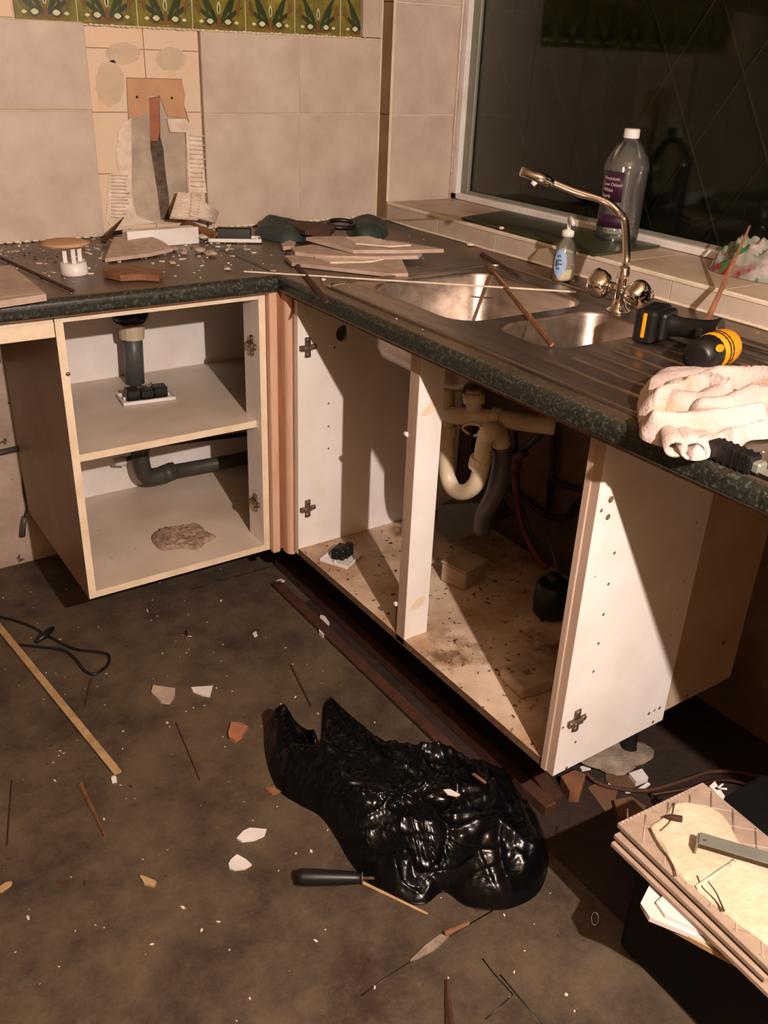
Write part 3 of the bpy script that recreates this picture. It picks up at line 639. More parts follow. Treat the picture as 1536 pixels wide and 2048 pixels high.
# items on the cabinet floor
p = F_(925, 1160); wbx = thing('junction_box', 'square off-white plastic box at the back of the sink cabinet floor', 'box', p)
Mx = Matrix.Translation(p) @ Matrix.Rotation(.25, 4, 'Z')
obj('box_body', box(-.045, .045, -.04, .04, 0, .055, bev=.004, M=Mx), SHADEP, wbx); obj('box_lid', box(-.047, .047, -.042, .042, .055, .060, bev=.002, M=Mx), SHADEP, wbx)
p = F_(1052, 1368); ob = thing('socket_box', 'square cream socket box with a keyhole opening near the end panel', 'box', p)
Mx = Matrix.Translation(p) @ Matrix.Rotation(-.12, 4, 'Z')
o = obj('box_body', box(-.043, .043, -.043, .043, 0, .032, bev=.004, M=Mx), SHADEP, ob)
cb = bmesh.new(); bx(cb, -.010, .010, -.010, .008, .02, .05, M=Mx); bx(cb, -.034, -.026, .012, .02, .02, .05, M=Mx); bx(cb, -.034, -.026, .024, .032, .02, .05, M=Mx); bx(cb, .014, .024, .0, .006, .02, .05, M=Mx); cut(o, cb)
p = F_(1092, 1245, Z0 + P); ca = thing('water_pump', 'black round-cornered canister standing in the dark of the sink cabinet', 'canister', p + V((.03, .02, 0)))
bm = bmesh.new(); lathe(bm, [(.035, .004), (.043, .012), (.045, .05), (.043, .085), (.036, .095)], p + V((.03, .02, 0)), 20); obj('canister_body', bm, BLACKP, ca)
bm = bmesh.new(); lathe(bm, [(.018, 0), (.018, .02), (.012, .024)], p + V((.03, .02, .095)), 16); obj('canister_cap', bm, BLACKP, ca)
def switch_plate(p, M_, label, blocks, s=(.073, .043), grp=None, name='switch_plate', face=WPLA, bh=.018):
    t_ = thing(name, label, 'switch', p, grp); w_, d_ = s
    Mx = Matrix.Translation(p) @ M_
    o_ = obj('plate_shell', box(-w_, w_, -d_, d_, 0, .010, bev=.002, M=Mx), face, t_)
    cb = bmesh.new(); bx(cb, -w_ + .003, w_ - .003, -d_ + .003, d_ - .003, .003, .02, M=Mx); cut(o_, cb)
    for (x0, x1, y0, y1, h) in blocks: obj('terminal_block', box(x0, x1, y0, y1, .0035, .010 + h, bev=.003, M=Mx), BLACKP, t_)
    for sx in (-1, 1): obj('screw_post', cyl(bmesh.new(), Mx @ V((sx * (w_ - .012), 0, .003)), Mx @ V((sx * (w_ - .012), 0, .011)), .004, 8), face, t_)
    return t_
p = F_(682, 1118); switch_plate(p, Matrix.Rotation(.5, 4, 'Z'), 'white single switch plate lying face down on the sink cabinet floor', [(-.015, .025, -.015, .02, .026), (.0, .034, -.02, .0, .03), (-.02, .0, .0, .022, .02)], (.043, .043))
p = atz(293, 797, .551); switch_plate(p, Matrix.Rotation(-.12, 4, 'Z'), 'white double switch plate with black mechanisms on the cabinet shelf', [(-.055, -.018, -.02, .018, .024), (-.018, .018, -.022, .014, .02), (.018, .055, -.02, .018, .024)], (.071, .040))

# left cabinet waste stack
ps = thing('boiler_waste_pipe', 'grey plastic pipe passing down through the shelf of the rear cabinet', 'pipe', aty(285, 950, -.13))
K = lambda px, py, y=-.13: aty(px, py, y)
bm = bmesh.new(); tube(bm, [K(264, 655), K(270, 765)], .027, 18); obj('upper_pipe', bm, GPVC, ps)
bm = bmesh.new(); tube(bm, [K(262, 645), K(263, 655), K(264, 676)], [.034, .036, .034], 14, smooth=False); obj('compression_nut', bm, WPVC, ps)
bm = bmesh.new(); tube(bm, [K(260, 622), K(261, 638)], .048, 18); tube(bm, [K(261, 638), K(262, 647)], [.048, .036], 18); obj('rubber_collar', bm, BLACKP, ps)
bm = bmesh.new(); tube(bm, [K(258, 600), K(260, 622)], .036, 18); obj('pipe_stub', bm, WPVC, ps)
bm = bmesh.new(); tube(bm, spl([K(272, 780), K(279, 880), K(282, 925), K(292, 950), K(315, 952), K(350, 940)], 6), .026, 16); obj('elbow', bm, DPVC, ps)
bm = bmesh.new(); tube(bm, [K(334, 945), K(500, 915), K(640, 890)], .021, 16); obj('horizontal_run', bm, DPVC, ps)
bm = bmesh.new(); tube(bm, [K(325, 950), K(345, 942)], .028, 16); obj('socket_collar', bm, DPVC, ps)
bm = bmesh.new(); tube(bm, [K(278, 880), K(280, 900)], .029, 16); obj('socket_collar', bm, DPVC, ps)
vl = thing('drain_valve', 'white plastic valve cap beside the grey elbow in the rear cabinet', 'valve', K(236, 925, -.10))
bm = bmesh.new(); tube(bm, [K(228, 924, -.10), K(250, 922, -.10)], [.012, .016], 12); obj('valve_cap', bm, WPLA, vl)
bm = bmesh.new(); tube(bm, [K(250, 920, -.10), K(270, 912, -.11)], .007, 8); obj('valve_stem', bm, BLACKP, vl)
bm = bmesh.new(); tube(bm, [K(300, 892, -.055), K(430, 876, -.055), K(640, 850, -.055)], .007, 8); tag(obj('copper_tube', bm, COPP), 'thin brown copper tube along the back of the rear cabinet', 'pipe')

# ================================================================ BLOB BUILDER (bags, cloths, heaps)
def pin(P, x, y):
    c = False; n = len(P)
    for i in range(n):
        a, b = P[i], P[i - 1]
        if (a[1] > y) != (b[1] > y) and x < (b[0] - a[0]) * (y - a[1]) / (b[1] - a[1]) + a[0]: c = not c
    return c
def sdist(P, x, y):
    d = 9; n = len(P)
    for i in range(n):
        ax, ay = P[i]; bx_, by = P[i - 1]; dx, dy = bx_ - ax, by - ay
        t = max(0, min(1, ((x - ax) * dx + (y - ay) * dy) / (dx * dx + dy * dy + 1e-12))); d = min(d, math.hypot(x - ax - t * dx, y - ay - t * dy))
    return d
def smooth_loop(P, n=4):
    out = []; k = len(P)
    for i in range(k):
        a, b, c, d = [V((*P[(i + j) % k][:2], 0)) for j in (-1, 0, 1, 2)]
        for q in range(n):
            t = q / n; r = .5 * ((2 * b) + (c - a) * t + (2 * a - 5 * b + 4 * c - d) * t * t + (3 * b - a - 3 * c + d) * t ** 3); out.append((r.x, r.y))
    return out
def blob(name, outline, z0, hfun, m, parent=None, nr=26, center=None, sub=5, under=True):
    P = smooth_loop(outline, sub); n = len(P)
    cx, cy = center or (sum(p[0] for p in P) / n, sum(p[1] for p in P) / n)
    bm = bmesh.new(); rings = []
    for j in range(nr + 1):
        t = 1 - (j / nr) ** 1.5 * .985; ring_ = []
        for (x, y) in P:
            X = cx + (x - cx) * t; Y = cy + (y - cy) * t
            d = 0 if j == 0 else sdist(P, X, Y)
            ring_.append(bm.verts.new((X, Y, z0 + (hfun(X, Y, d) if j else .0015))))
        rings.append(ring_)
    for A_, B2_ in zip(rings, rings[1:]):
        for k in range(n): bm.faces.new((A_[k], A_[(k + 1) % n], B2_[(k + 1) % n], B2_[k])).smooth = True
    bm.faces.new(rings[-1]).smooth = True
    if under:
        low = [bm.verts.new((v.co.x, v.co.y, z0)) for v in rings[0]]
        for k in range(n): bm.faces.new((low[k], low[(k + 1) % n], rings[0][(k + 1) % n], rings[0][k]))
        bm.faces.new(low[::-1])
    bmesh.ops.recalc_face_normals(bm, faces=bm.faces)
    return obj(name, bm, m, parent)
def ridge(x, y, seed, sc, sx=1, sy=1, ang=0):
    c, s_ = math.cos(ang), math.sin(ang); u = (x * c + y * s_) * sx * sc; v_ = (-x * s_ + y * c) * sy * sc
    return 1 - abs(noise.noise(V((u, v_, seed)))) * 2.2
# ---- bin bag
def crease(x, y, seed, sc, ang, st=.35, p=4):
    wx_ = x + .05 * noise.noise(V((x * 9, y * 9, seed + 1))); wy_ = y + .05 * noise.noise(V((x * 9, y * 9, seed + 2)))
    c, s_ = math.cos(ang), math.sin(ang); u = (wx_ * c + wy_ * s_) * sc; v_ = (-wx_ * s_ + wy_ * c) * sc * st
    return max(0, 1 - abs(noise.noise(V((u, v_, seed)))) * 2.6) ** p
def bag_h(x, y, d):
    h = .110 * (1 - math.exp(-d / .055)); f = min(1, d / .025)
    h += f * (.034 * noise.noise(V((x * 5.5, y * 5.5, 3))) + .016 * noise.noise(V((x * 14, y * 14, 8))) - .012)
    h += f * (.020 * crease(x, y, 5, 5, .6) + .012 * crease(x, y, 9, 9, -.5) + .009 * crease(x, y, 12, 14, 1.3) + .006 * crease(x, y, 21, 22, .1) + .0045 * crease(x, y, 31, 34, .9) + .003 * crease(x, y, 41, 50, -.9, .5, 3) + .0016 * crease(x, y, 51, 80, .4, .6, 3))
    return max(.002, h)
bo = [(528, 1462), (540, 1432), (568, 1424), (596, 1440), (622, 1490), (640, 1470), (646, 1392), (664, 1376), (692, 1400), (740, 1440), (778, 1475), (822, 1492), (868, 1478), (920, 1500), (975, 1530), (1040, 1585), (1085, 1650), (1098, 1715), (1080, 1775), (1030, 1806), (975, 1812), (930, 1802), (888, 1776), (850, 1800), (800, 1795), (740, 1760), (700, 1716), (672, 1668), (640, 1625), (596, 1600), (556, 1572), (534, 1520)]
def bpt(px, py):
    zz = .012 if py > 1560 or px < 640 else .035
    q = atz(px, py, zz); return (q.x, q.y)
cc = atz(800, 1640, .03)
tag(blob('bin_bag', [bpt(*p) for p in bo], 0.0005, bag_h, BAGM, nr=64, center=(cc.x, cc.y), sub=10), 'crumpled black plastic rubbish bag lying on the floor', 'bag')

# ---- towel on the drainer
folds = []
def fold(pxs, w_, h): folds.append(([(lambda q: (q.x, q.y))(atz(a, b, .955)) for a, b in pxs], w_, h))
fold([(1295, 808), (1305, 778), (1350, 760), (1420, 756), (1500, 766), (1536, 778)], .036, .034)
fold([(1282, 840), (1330, 850), (1400, 845), (1460, 815), (1536, 795)], .034, .034)
fold([(1350, 790), (1400, 780), (1440, 800), (1400, 820), (1350, 815)], .026, .044)
fold([(1290, 868), (1340, 880), (1380, 898), (1440, 880), (1536, 850)], .026, .026)
fold([(1400, 830), (1450, 825), (1500, 800), (1536, 805)], .020, .044)
fold([(1310, 815), (1360, 800), (1430, 770), (1536, 770)], .012, .050); fold([(1300, 850), (1360, 856), (1440, 846), (1520, 830)], .011, .040); fold([(1370, 795), (1410, 790), (1450, 800)], .010, .054)
fold([(1340, 870), (1352, 900)], .016, .024); fold([(1376, 880), (1384, 905)], .016, .024)
def tow_h(x, y, d):
    h = .012 * (1 - math.exp(-d / .01)) + .012 * (noise.noise(V((x * 14, y * 14, 1))) + .3) * min(1, d / .02)
    for P, w_, H_ in folds:
        dd = 9
        for a, b in zip(P, P[1:]):
            dx, dy = b[0] - a[0], b[1] - a[1]; t = max(0, min(1, ((x - a[0]) * dx + (y - a[1]) * dy) / (dx * dx + dy * dy + 1e-12))); dd = min(dd, math.hypot(x - a[0] - t * dx, y - a[1] - t * dy))
        if dd < w_: h = max(h, H_ * math.sqrt(1 - (dd / w_) ** 2) * min(1, .35 + d / .02))
    h += .0025 * ridge(x, y, 8, 12, 1, .3, .4) * min(1, d / .01) + .0005 * noise.noise(V((x * 160, y * 160, 6)))
    return max(.002, h)
to = [(1275, 808), (1285, 775), (1310, 742), (1350, 735), (1420, 734), (1490, 740), (1560, 755), (1600, 800), (1590, 860), (1536, 868), (1500, 872), (1475, 890), (1440, 883), (1420, 905), (1385, 910), (1362, 888), (1330, 885), (1285, 868), (1280, 845)]
tq = [atz(a, b, H + .012) for a, b in to]
tow = thing('towel', 'crumpled off-white towel with brown stains on the drainer edge', 'towel', atz(1420, 830, H + .004))
blob('cloth', [(q.x, q.y) for q in tq], H + .004, tow_h, TOWEL, tow, nr=44, sub=8)
for a, b, c_ in (((1352, 898), (1340, 872), .013), ((1388, 902), (1372, 874), .015)):   # rolled loops at the front hem
    p0, p1 = atz(*a, H + .016), atz(*b, H + .020); d = (p1 - p0).normalized(); s_ = d.cross(V((0, 0, 1)))
    bm = bmesh.new(); ringA = []
    for L_, rr in ((0, c_), (.022, c_), (.05, c_ * .8)):
        ringA.append([p0 + d * L_ + (s_ * math.cos(k / 18 * 2 * math.pi) * 1.25 + V((0, 0, 1)) * math.sin(k / 18 * 2 * math.pi)) * rr for k in range(18)])
    inner = [[p0 + d * L_ + (s_ * math.cos(k / 18 * 2 * math.pi) * 1.25 + V((0, 0, 1)) * math.sin(k / 18 * 2 * math.pi)) * (rr - .004) for k in range(18)] for L_, rr in ((.03, c_), (0, c_))]
    loft(bm, ringA[::-1] + inner[::-1], cap=False); obj('hem_roll', bm, TOWEL, tow, smooth=True)

# ================================================================ DRILL
D0 = H + .004
dr = thing('cordless_drill', 'yellow and black cordless drill lying on its side on the drainer', 'drill', atz(1360, 680, D0))
b0 = atz(1290, 655, D0 + .035); h0 = atz(1330, 672, D0 + .028); h1 = atz(1400, 684, D0 + .03)
ax = (h1 - h0).normalized(); u = V((-ax.y, ax.x, 0)).normalized()
def Mf(o_, a, b, c): return Matrix.Translation(o_) @ Matrix(((a.x, b.x, c.x), (a.y, b.y, c.y), (a.z, b.z, c.z))).to_4x4()
Mb = Mf(atz(1290, 682, D0), ax, u, V((0, 0, 1)))
obj('battery', box(-.020, .024, -.028, .062, 0.001, .066, bev=.009, seg=3, M=Mb), BLACKP, dr)
obj('battery_stripe', box(-.003, .006, -.0295, .02, .012, .060, bev=.002, M=Mb), YELL, dr)
obj('battery_latch', box(.0235, .030, .03, .045, .03, .055, bev=.002, M=Mb), YELL, dr)
obj('foot', box(.020, .040, -.014, .052, .006, .062, bev=.008, seg=2, M=Mb), BLACKP, dr)
bm = bmesh.new(); tube(bm, spl([Mb @ V((.035, .018, .034)), Mb @ V((.07, .016, .034)), Mb @ V((.115, .012, .036)), Mb @ V((.135, .012, .036))], 5), [.021, .020, .019, .018, .0175, .0175, .018, .018, .018, .019, .02, .021, .023, .025, .026, .026], 16, flat=1.2); obj('grip', bm, BLACKP, dr)
c0 = atz(1398, 712, D0 + .032); c1_ = atz(1462, 688, D0 + .032); bax = (c1_ - c0).normalized(); Ln = (c1_ - c0).length
bm = bmesh.new(); tube(bm, [c0 - bax * .012, c0 - bax * .010, c0 + bax * .02, c0 + bax * .035, c0 + bax * .04], [.017, .026, .031, .032, .030], 20); obj('chuck', bm, BLACKP, dr)
bm = bmesh.new(); tube(bm, [c0 + bax * .036, c0 + bax * .04, c0 + bax * .08, c0 + bax * .098, c0 + bax * .108, c0 + bax * .112], [.030, .033, .034, .031, .024, .010], 20); obj('motor_housing', bm, YELL, dr)
bm = bmesh.new()
for k in range(5):
    t0 = c0 + bax * (.052 + k * .010); bmesh.ops.create_cone(bm, segments=20, radius1=.0346, radius2=.0346, depth=.0025, cap_ends=True, matrix=Matrix.Translation(t0) @ bax.to_track_quat('Z', 'Y').to_matrix().to_4x4()) if k < 2 else None
obj('vent_ring', bm, BLACKP, dr)
up_ = V((0, 0, 1)); bm = bmesh.new(); lathe(bm, [(.013, 0), (.012, .0012), (.004, .0016)], (0, 0, 0), 18, sx=1.2, sy=.55); nn = (CAM - c0).normalized(); nn = (nn - bax * nn.dot(bax)).normalized(); bmesh.ops.transform(bm, matrix=Mf(c0 + bax * .018 + nn * .0312, bax, nn.cross(bax), nn), verts=bm.verts); obj('badge', bm, YELL, dr)
obj('trigger', box(.098, .112, -.026, -.012, .022, .048, bev=.004, M=Mb), BLACKP, dr)

# ================================================================ CHISEL at the front edge
ch = thing('chisel', 'black handled chisel with steel blade on the worktop front edge', 'chisel', atz(1470, 915, H))
a, b_ = atz(1423, 893, H + .014), atz(1512, 930, H + .014); d = (b_ - a).normalized()
Mc = Mf(a, d, V((-d.y, d.x, 0)), V((0, 0, 1)))
L_ = (b_ - a).length
obj('handle', box(0, L_, -.013, .013, -.013, .013, bev=.004, seg=2, M=Mc), BLACKP, ch)
for k in range(6): obj('grip_rib', box(.008 + k * L_ / 6.6, .010 + k * L_ / 6.6 + .002, -.0133, .0133, -.0133, .0133, bev=.0005, M=Mc), BLACKP, ch)
obj('blade', box(L_, L_ + .12, -.009, .009, -.006, -.003, bev=.001, M=Mc), ALU, ch)
obj('ferrule', box(L_ - .002, L_ + .012, -.010, .010, -.009, .007, bev=.003, M=Mc), ALU, ch)

# ================================================================ SILL OBJECTS
gb = [atz(*p, SZ + .002) for p in [(922, 438), (1190, 513), (1320, 495), (1012, 424)]]
bm = bmesh.new(); prism(bm, gb, (0, 0, .006)); bmesh.ops.bevel(bm, geom=bm.edges[:], offset=.0015, segments=1, affect='EDGES'); tag(obj('chopping_board', bm, GLASSG), 'dark green glass chopping board lying on the window sill', 'board')
bt0 = atz(1232, 477, SZ + .008)
bt = thing('spirit_bottle', 'large clear plastic bottle with white cap and purple label on the sill', 'bottle', bt0)
prof = [(.046, .0), (.055, .004), (.056, .02), (.0545, .026), (.056, .032), (.056, .165), (.0585, .172), (.0575, .184), (.052, .200), (.036, .228), (.021, .243), (.0175, .247), (.0175, .252)]
bm = bmesh.new(); lathe(bm, prof, bt0, 32, cap=True); 
inner_ = [(r - .0012, z + .0012) for r, z in prof]
lathe(bm, inner_[::-1], bt0, 32, cap=True); obj('bottle_body', bm, CLEAR, bt)
bm = bmesh.new(); lathe(bm, [(.0195, 0), (.0200, .002), (.0198, .020), (.017, .022)], bt0 + V((0, 0, .248)), 24, smooth=False); obj('screw_cap', bm, WPLA, bt)
view = (V((CAM.x, CAM.y, 0)) - V((bt0.x, bt0.y, 0))).normalized(); base_a = math.atan2(view.y, view.x)
def curved(z0_, z1_, a0, a1, r, m, par, o_, n=14, name='label', th=.0004):
    bm = bmesh.new(); R0 = []
    for k in range(n + 1):
        a = a0 + (a1 - a0) * k / n; R0.append([o_ + V((math.cos(a) * rr, math.sin(a) * rr, z)) for rr in (r, r + th) for z in (z0_, z1_)])
    vs_ = [[bm.verts.new(p) for p in q] for q in R0]
    for A_, B2_ in zip(vs_, vs_[1:]):
        for i, j in ((0, 1), (1, 3), (3, 2), (2, 0)): bm.faces.new((A_[i], A_[j], B2_[j], B2_[i])).smooth = True
    bmesh.ops.recalc_face_normals(bm, faces=bm.faces); return obj(name, bm, m, par)
def wraptext(body, size, o_, r, ang, z, m, par):
    cu = bpy.data.curves.new('t', 'FONT'); cu.body = body; cu.size = size; cu.extrude = .00015; cu.resolution_u = 3
    t = bpy.data.objects.new('t', cu); C.objects.link(t); bpy.context.view_layer.update()
    me = bpy.data.meshes.new_from_object(t.evaluated_get(bpy.context.evaluated_depsgraph_get())); bpy.data.objects.remove(t)
    bm = bmesh.new(); bm.from_mesh(me)
    for v in bm.verts:
        a = ang + v.co.x / r; rr = r + .0006 + v.co.z; zz = z + v.co.y
        v.co = o_ + V((math.cos(a) * rr, math.sin(a) * rr, zz))
    return obj('lettering', bm, m, par)
LETT = mat('label_print', (206, 184, 176), None, 5, .6)
curved(.098, .172, base_a - 1.05, base_a - .02, .0567, PURP, bt, bt0, name='front_label')
curved(.034, .066, base_a - 1.05, base_a + .25, .0567, PURP, bt, bt0, name='lower_label')
wraptext('Premium', .0125, bt0, .057, base_a - 1.0, .150, LETT, bt)
wraptext('Low Odour', .0115, bt0, .057, base_a - 1.02, .136, LETT, bt)
wraptext('White', .0125, bt0, .057, base_a - 1.02, .122, LETT, bt)
wraptext('Spirit', .0125, bt0, .057, base_a - 1.02, .107, LETT, bt)
for k in range(8):
    bm = bmesh.new(); a = base_a + .35; tube(bm, [bt0 + V((math.cos(a + t_) * .0565, math.sin(a + t_) * .0565, .045 + k * .014)) for t_ in (0, .15, .3, .45)], .0012, 6); obj('grip_rib', bm, CLEAR, bt)

sb0 = atz(1124, 562, H + .004)
sb = thing('soap_dispenser', 'small clear pump bottle with pale blue label behind the sink', 'bottle', sb0)
prof = [(.024, 0), (.029, .003), (.030, .01), (.0295, .06), (.025, .085), (.015, .098), (.012, .102), (.012, .106)]
bm = bmesh.new(); lathe(bm, prof, sb0, 28, sy=.8); lathe(bm, [(r - .001, z + .001) for r, z in prof][::-1], sb0, 28, sy=.8); obj('bottle_body', bm, CLEAR, sb)
bm = bmesh.new(); lathe(bm, [(.022, .002), (.0275, .005), (.028, .012), (.028, .032)], sb0, 28, sy=.8); obj('liquid_soap', bm, LIQ, sb)
bm = bmesh.new(); lathe(bm, [(.0145, .106), (.0145, .118), (.010, .121), (.0045, .122), (.0045, .140)], sb0, 16); obj('pump_collar', bm, WPLA, sb)
bm = bmesh.new(); tube(bm, [sb0 + V((.004, .002, .142)), sb0 + V((0, 0, .146)), sb0 + V((-.010, -.018, .144)), sb0 + V((-.014, -.028, .138))], [.007, .0085, .006, .004], 10, flat=.7); obj('pump_head', bm, WPLA, sb)
a_ = base_a - .25
bm = bmesh.new(); LB = []
for k in range(24):
    t = 2 * math.pi * k / 24; an = a_ + .62 * math.cos(t); z = .047 + .032 * math.sin(t); LB.append(sb0 + V((math.cos(an) * .0303, math.sin(an) * .0303 * .8, z)))
c_ = bm.verts.new(sb0 + V((math.cos(a_) * .0312, math.sin(a_) * .0312 * .8, .047))); vv = [bm.verts.new(p) for p in LB]
for k in range(24): bm.faces.new((c_, vv[k], vv[(k + 1) % 24]))
obj('oval_label', bm, BLUEL, sb)
DKB = mat('label_dark_print', (70, 84, 120), None, 5, .6)
for k, (wd, z) in enumerate(((.010, .062), (.013, .052), (.014, .043), (.009, .033))):
    an = a_ - .25; bm = bmesh.new(); R1 = .0318
    prism(bm, [sb0 + V((math.cos(an + t_ * wd / .03) * R1, math.sin(an + t_ * wd / .03) * R1 * .8, z + dz)) for t_, dz in ((0, 0), (1, 0), (1, .004), (0, .004))], V((math.cos(a_), math.sin(a_), 0)) * .0003); obj('label_print', bm, DKB, sb)
# crumpled plastic packet at the right end of the sill
pkx = atz(1500, 545, SZ + .001)
def pk_h(x, y, d): return max(.002, .075 * (1 - math.exp(-d / .03)) + min(1, d / .02) * (.025 * ridge(x, y, 3, 22) + .012 * ridge(x, y, 7, 50) - .02))
pk = thing('plastic_packet', 'crumpled clear plastic packet with red and green print on the sill', 'packet', pkx)
PKM = mat('packet_film', (120, 130, 112), (160, 150, 150), 22, .12, c3=(120, 40, 48), s3=14, t3=.54, spots=(50, 110, 60), sscale=16, sthr=.6)
blob('film', [(pkx.x + dx, pkx.y + dy) for dx, dy in ((-.07, .06), (0, .10), (.05, .08), (.075, .0), (.07, -.12), (0, -.16), (-.06, -.1), (-.08, -.02))], SZ + .001, pk_h, PKM, pk, nr=26, sub=6)
bm = bmesh.new(); r0 = atz(862, 390, SZ + .003)
tube(bm, spl([atz(843, 391, SZ + .004), atz(870, 389, SZ + .004), atz(900, 393, SZ + .004), atz(936, 400, SZ + .004)], 5), [.003] * 3 + [.006] * 10 + [.003] * 3, 8, flat=.6); tag(obj('sealant_strip', bm, BLACKP), 'short black rubber strip in the far corner of the window sill', 'strip')
bm = bmesh.new(); q = atz(1003, 456, SZ + .010); bmesh.ops.create_icosphere(bm, subdivisions=2, radius=.007, matrix=Matrix.Translation(q) @ Matrix.Diagonal((1, 1.2, .6, 1)))
for v in bm.verts: v.co += V([random.uniform(-.001, .001) for _ in range(3)])
tag(obj('plaster_crumb', bm, PLAS), 'small pale plaster crumb on the green chopping board', 'crumb')

# ================================================================ STICKS
def stick(name, label, a, b, r, m, taper=.5, flat=.5, cat='splinter', mid=None):
    bm = bmesh.new(); pts = [V(a), V(a).lerp(V(b), .5) if mid is None else V(mid), V(b)]; pts = spl(pts, 5)
    rs = [r * (1 - (1 - taper) * i / (len(pts) - 1)) * random.uniform(.9, 1.08) for i in range(len(pts))]
    tube(bm, pts, rs, 6, flat=flat, smooth=False); return tag(obj(name, bm, m), label, cat)
stick('timber_splinter', 'long reddish timber splinter propped upright beside the drill', atz(1402, 668, H + .006), atx(1500, 452, .12), .0075, WOOD, .35, .6)
stick('timber_splinter', 'long pointed splinter lying across the two sink bowls', atz(975, 530, H + .012), atz(1104, 690, H + .010), .007, WOOD, .8, .4)
stick('timber_splinter', 'thin yellow sliver lying along the splinter over the bowls', atz(990, 545, H + .018), atz(1062, 630, H + .020), .0022, WOODL, .5, .6)
stick('timber_splinter', 'short brown splinter behind the main bowl of the sink', atz(963, 508, H + .006), atz(1040, 553, H + .006), .007, WOODD, .4, .5)
stick('white_rod', 'long thin white rod lying from the rear worktop across the sink', atz(488, 543, H + .006), atz(1152, 584, H + .012), .0022, PLAS, 1, 1, 'rod')
bm = bmesh.new(); tube(bm, spl([atz(640, 556, H + .006), atz(655, 572, H + .004), atz(672, 570, H + .006), atz(690, 567, H + .004), atz(700, 576, H + .003)], 5), .0011, 6); tag(obj('string_end', bm, WOODL), 'short curly piece of pale string near the inner worktop corner', 'string')
stick('timber_lath', 'dark wooden lath lying diagonally at the inner worktop corner', atz(572, 506, H + .004), atz(654, 604, H + .006), .008, WOODD, .8, .35, 'lath')
stick('timber_splinter', 'dark knife-shaped splinter leaning on the tiles left of the chase', atz(206, 484, H + .008), aty(247, 436, -.02), .008, WOODD, .15, .5)
stick('rusty_rod', 'long rusty strip lying on the left end of the rear worktop', atz(-6, 512, H + .007), atz(148, 583, H + .005), .004, WOODD, 1, .6, 'rod')
stick('thin_straw', 'thin pale stick lying from the tile corner onto the sill', atz(762, 440, H + .004), atx(884, 437, .002), .0013, WOODL, 1, 1, 'stick')

# ================================================================ DEBRIS ON THE REAR WORKTOP
def shard(name, label, pxs, z, th, m, cat='tile piece', tilt=None, grp=None, parent=None, jit=.001):
    """flat piece whose top outline is seen at those pixels when it lies with its top at z+th"""
    P_ = [atz(a, b, z + th + (tilt[i] if tilt else 0)) for i, (a, b) in enumerate(pxs)]
    bm = bmesh.new(); prism(bm, P_, (0, 0, -th), jit=jit)
    o_ = obj(name, bm, m, parent)
    return tag(o_, label, cat, grp) if label else o_
shard('tile_shard', 'big triangular beige tile shard below the chase on the worktop', [(210, 517), (228, 474), (286, 466), (325, 482), (345, 496), (300, 506)], H + .004, .009, SHARDM, tilt=[0, .012, .016, .012, .003, 0])
so = aty(323, 487, -.165); sb_ = thing('surface_box', 'white double socket back box lying on its side under the chase', 'box', (so.x, so.y, H))
obj('box_wall', box(so.x - .095, so.x + .099, so.y - .012, so.y + .03, H + .001, H + .042, bev=.003), WPLA, sb_)
obj('box_lip', box(so.x - .097, so.x + .101, so.y - .016, so.y - .0115, H + .0005, H + .044, bev=.001), WPLA, sb_)
def cr(px, py, z=H): return atz(px, py, z)
p = cr(470, 482); switch_plate(p, Matrix.Rotation(-.45, 4, 'Z') @ Matrix.Rotation(-.08, 4, 'X'), 'white switch plate with a long black rocker block near the worktop corner', [(-.05, .045, -.012, .024, .026)], (.072, .043))
p = cr(142, 545)
cl = thing('ceiling_rose', 'upturned white fitting with a brown disc on the left worktop', 'fitting', p)
bm = bmesh.new(); q = cr(149, 548); lathe(bm, [(.030, 0), (.031, .003), (.029, .026), (.024, .028)], q, 24); obj('rose_base', bm, WPLA, cl)
q2 = cr(126, 520, H + .03)
for k in range(4):
    a = k * 1.4 + .3; r_0 = V((q.x, q.y, H + .026)) + V((math.cos(a) * .018, math.sin(a) * .018, 0)); bm = bmesh.new(); bx(bm, r_0.x - .005, r_0.x + .005, r_0.y - .004, r_0.y + .004, r_0.z, H + .062, bev=.001); obj('terminal_post', bm, WPLA, cl)
bm = bmesh.new(); lathe(bm, [(.030, 0), (.052, .004), (.056, .008), (.040, .012), (.012, .014)], (q.x - .012, q.y + .01, H + .062), 24); obj('brown_disc', bm, KRAFT, cl)
shard('board_offcut', 'flat brown board with a pale front edge at the left worktop end', [(-30, 606), (-30, 535), (20, 530), (60, 560), (92, 588)], H + .002, .014, SHARDM, 'board')
bm = bmesh.new(); a, b_ = atz(-30, 604, H + .010), atz(88, 591, H + .010); tube(bm, [a, b_], .0065, 8); tag(obj('pale_beading', bm, WPLA), 'pale plastic beading along the front of the brown board offcut', 'beading')
shard('timber_chunk', 'orange-brown broken timber chunk in the middle of the rear worktop', [(205, 542), (214, 530), (262, 529), (290, 535), (325, 540), (318, 550), (280, 548), (240, 550)], H + .003, .014, WOOD, 'timber')
shard('tile_shard', 'long upper tile shard of the heap left of the sink', [(612, 474), (686, 472), (742, 476), (810, 484), (888, 498), (800, 500), (706, 500)], H + .022, .009, SHARDM, tilt=[.006, .006, .004, 0, 0, 0, 0])
shard('tile_shard', 'long middle tile shard with broken point in the heap by the sink', [(582, 495), (620, 489), (720, 494), (790, 498), (845, 504), (836, 511), (740, 513), (660, 511), (590, 504)], H + .012, .009, SHARDM)
shard('tile_shard', 'lowest wide tile shard of the heap nearest the sink bowl', [(568, 511), (640, 507), (771, 512), (800, 510), (816, 546), (784, 547), (680, 536), (584, 525)], H + .002, .009, SHARDM)
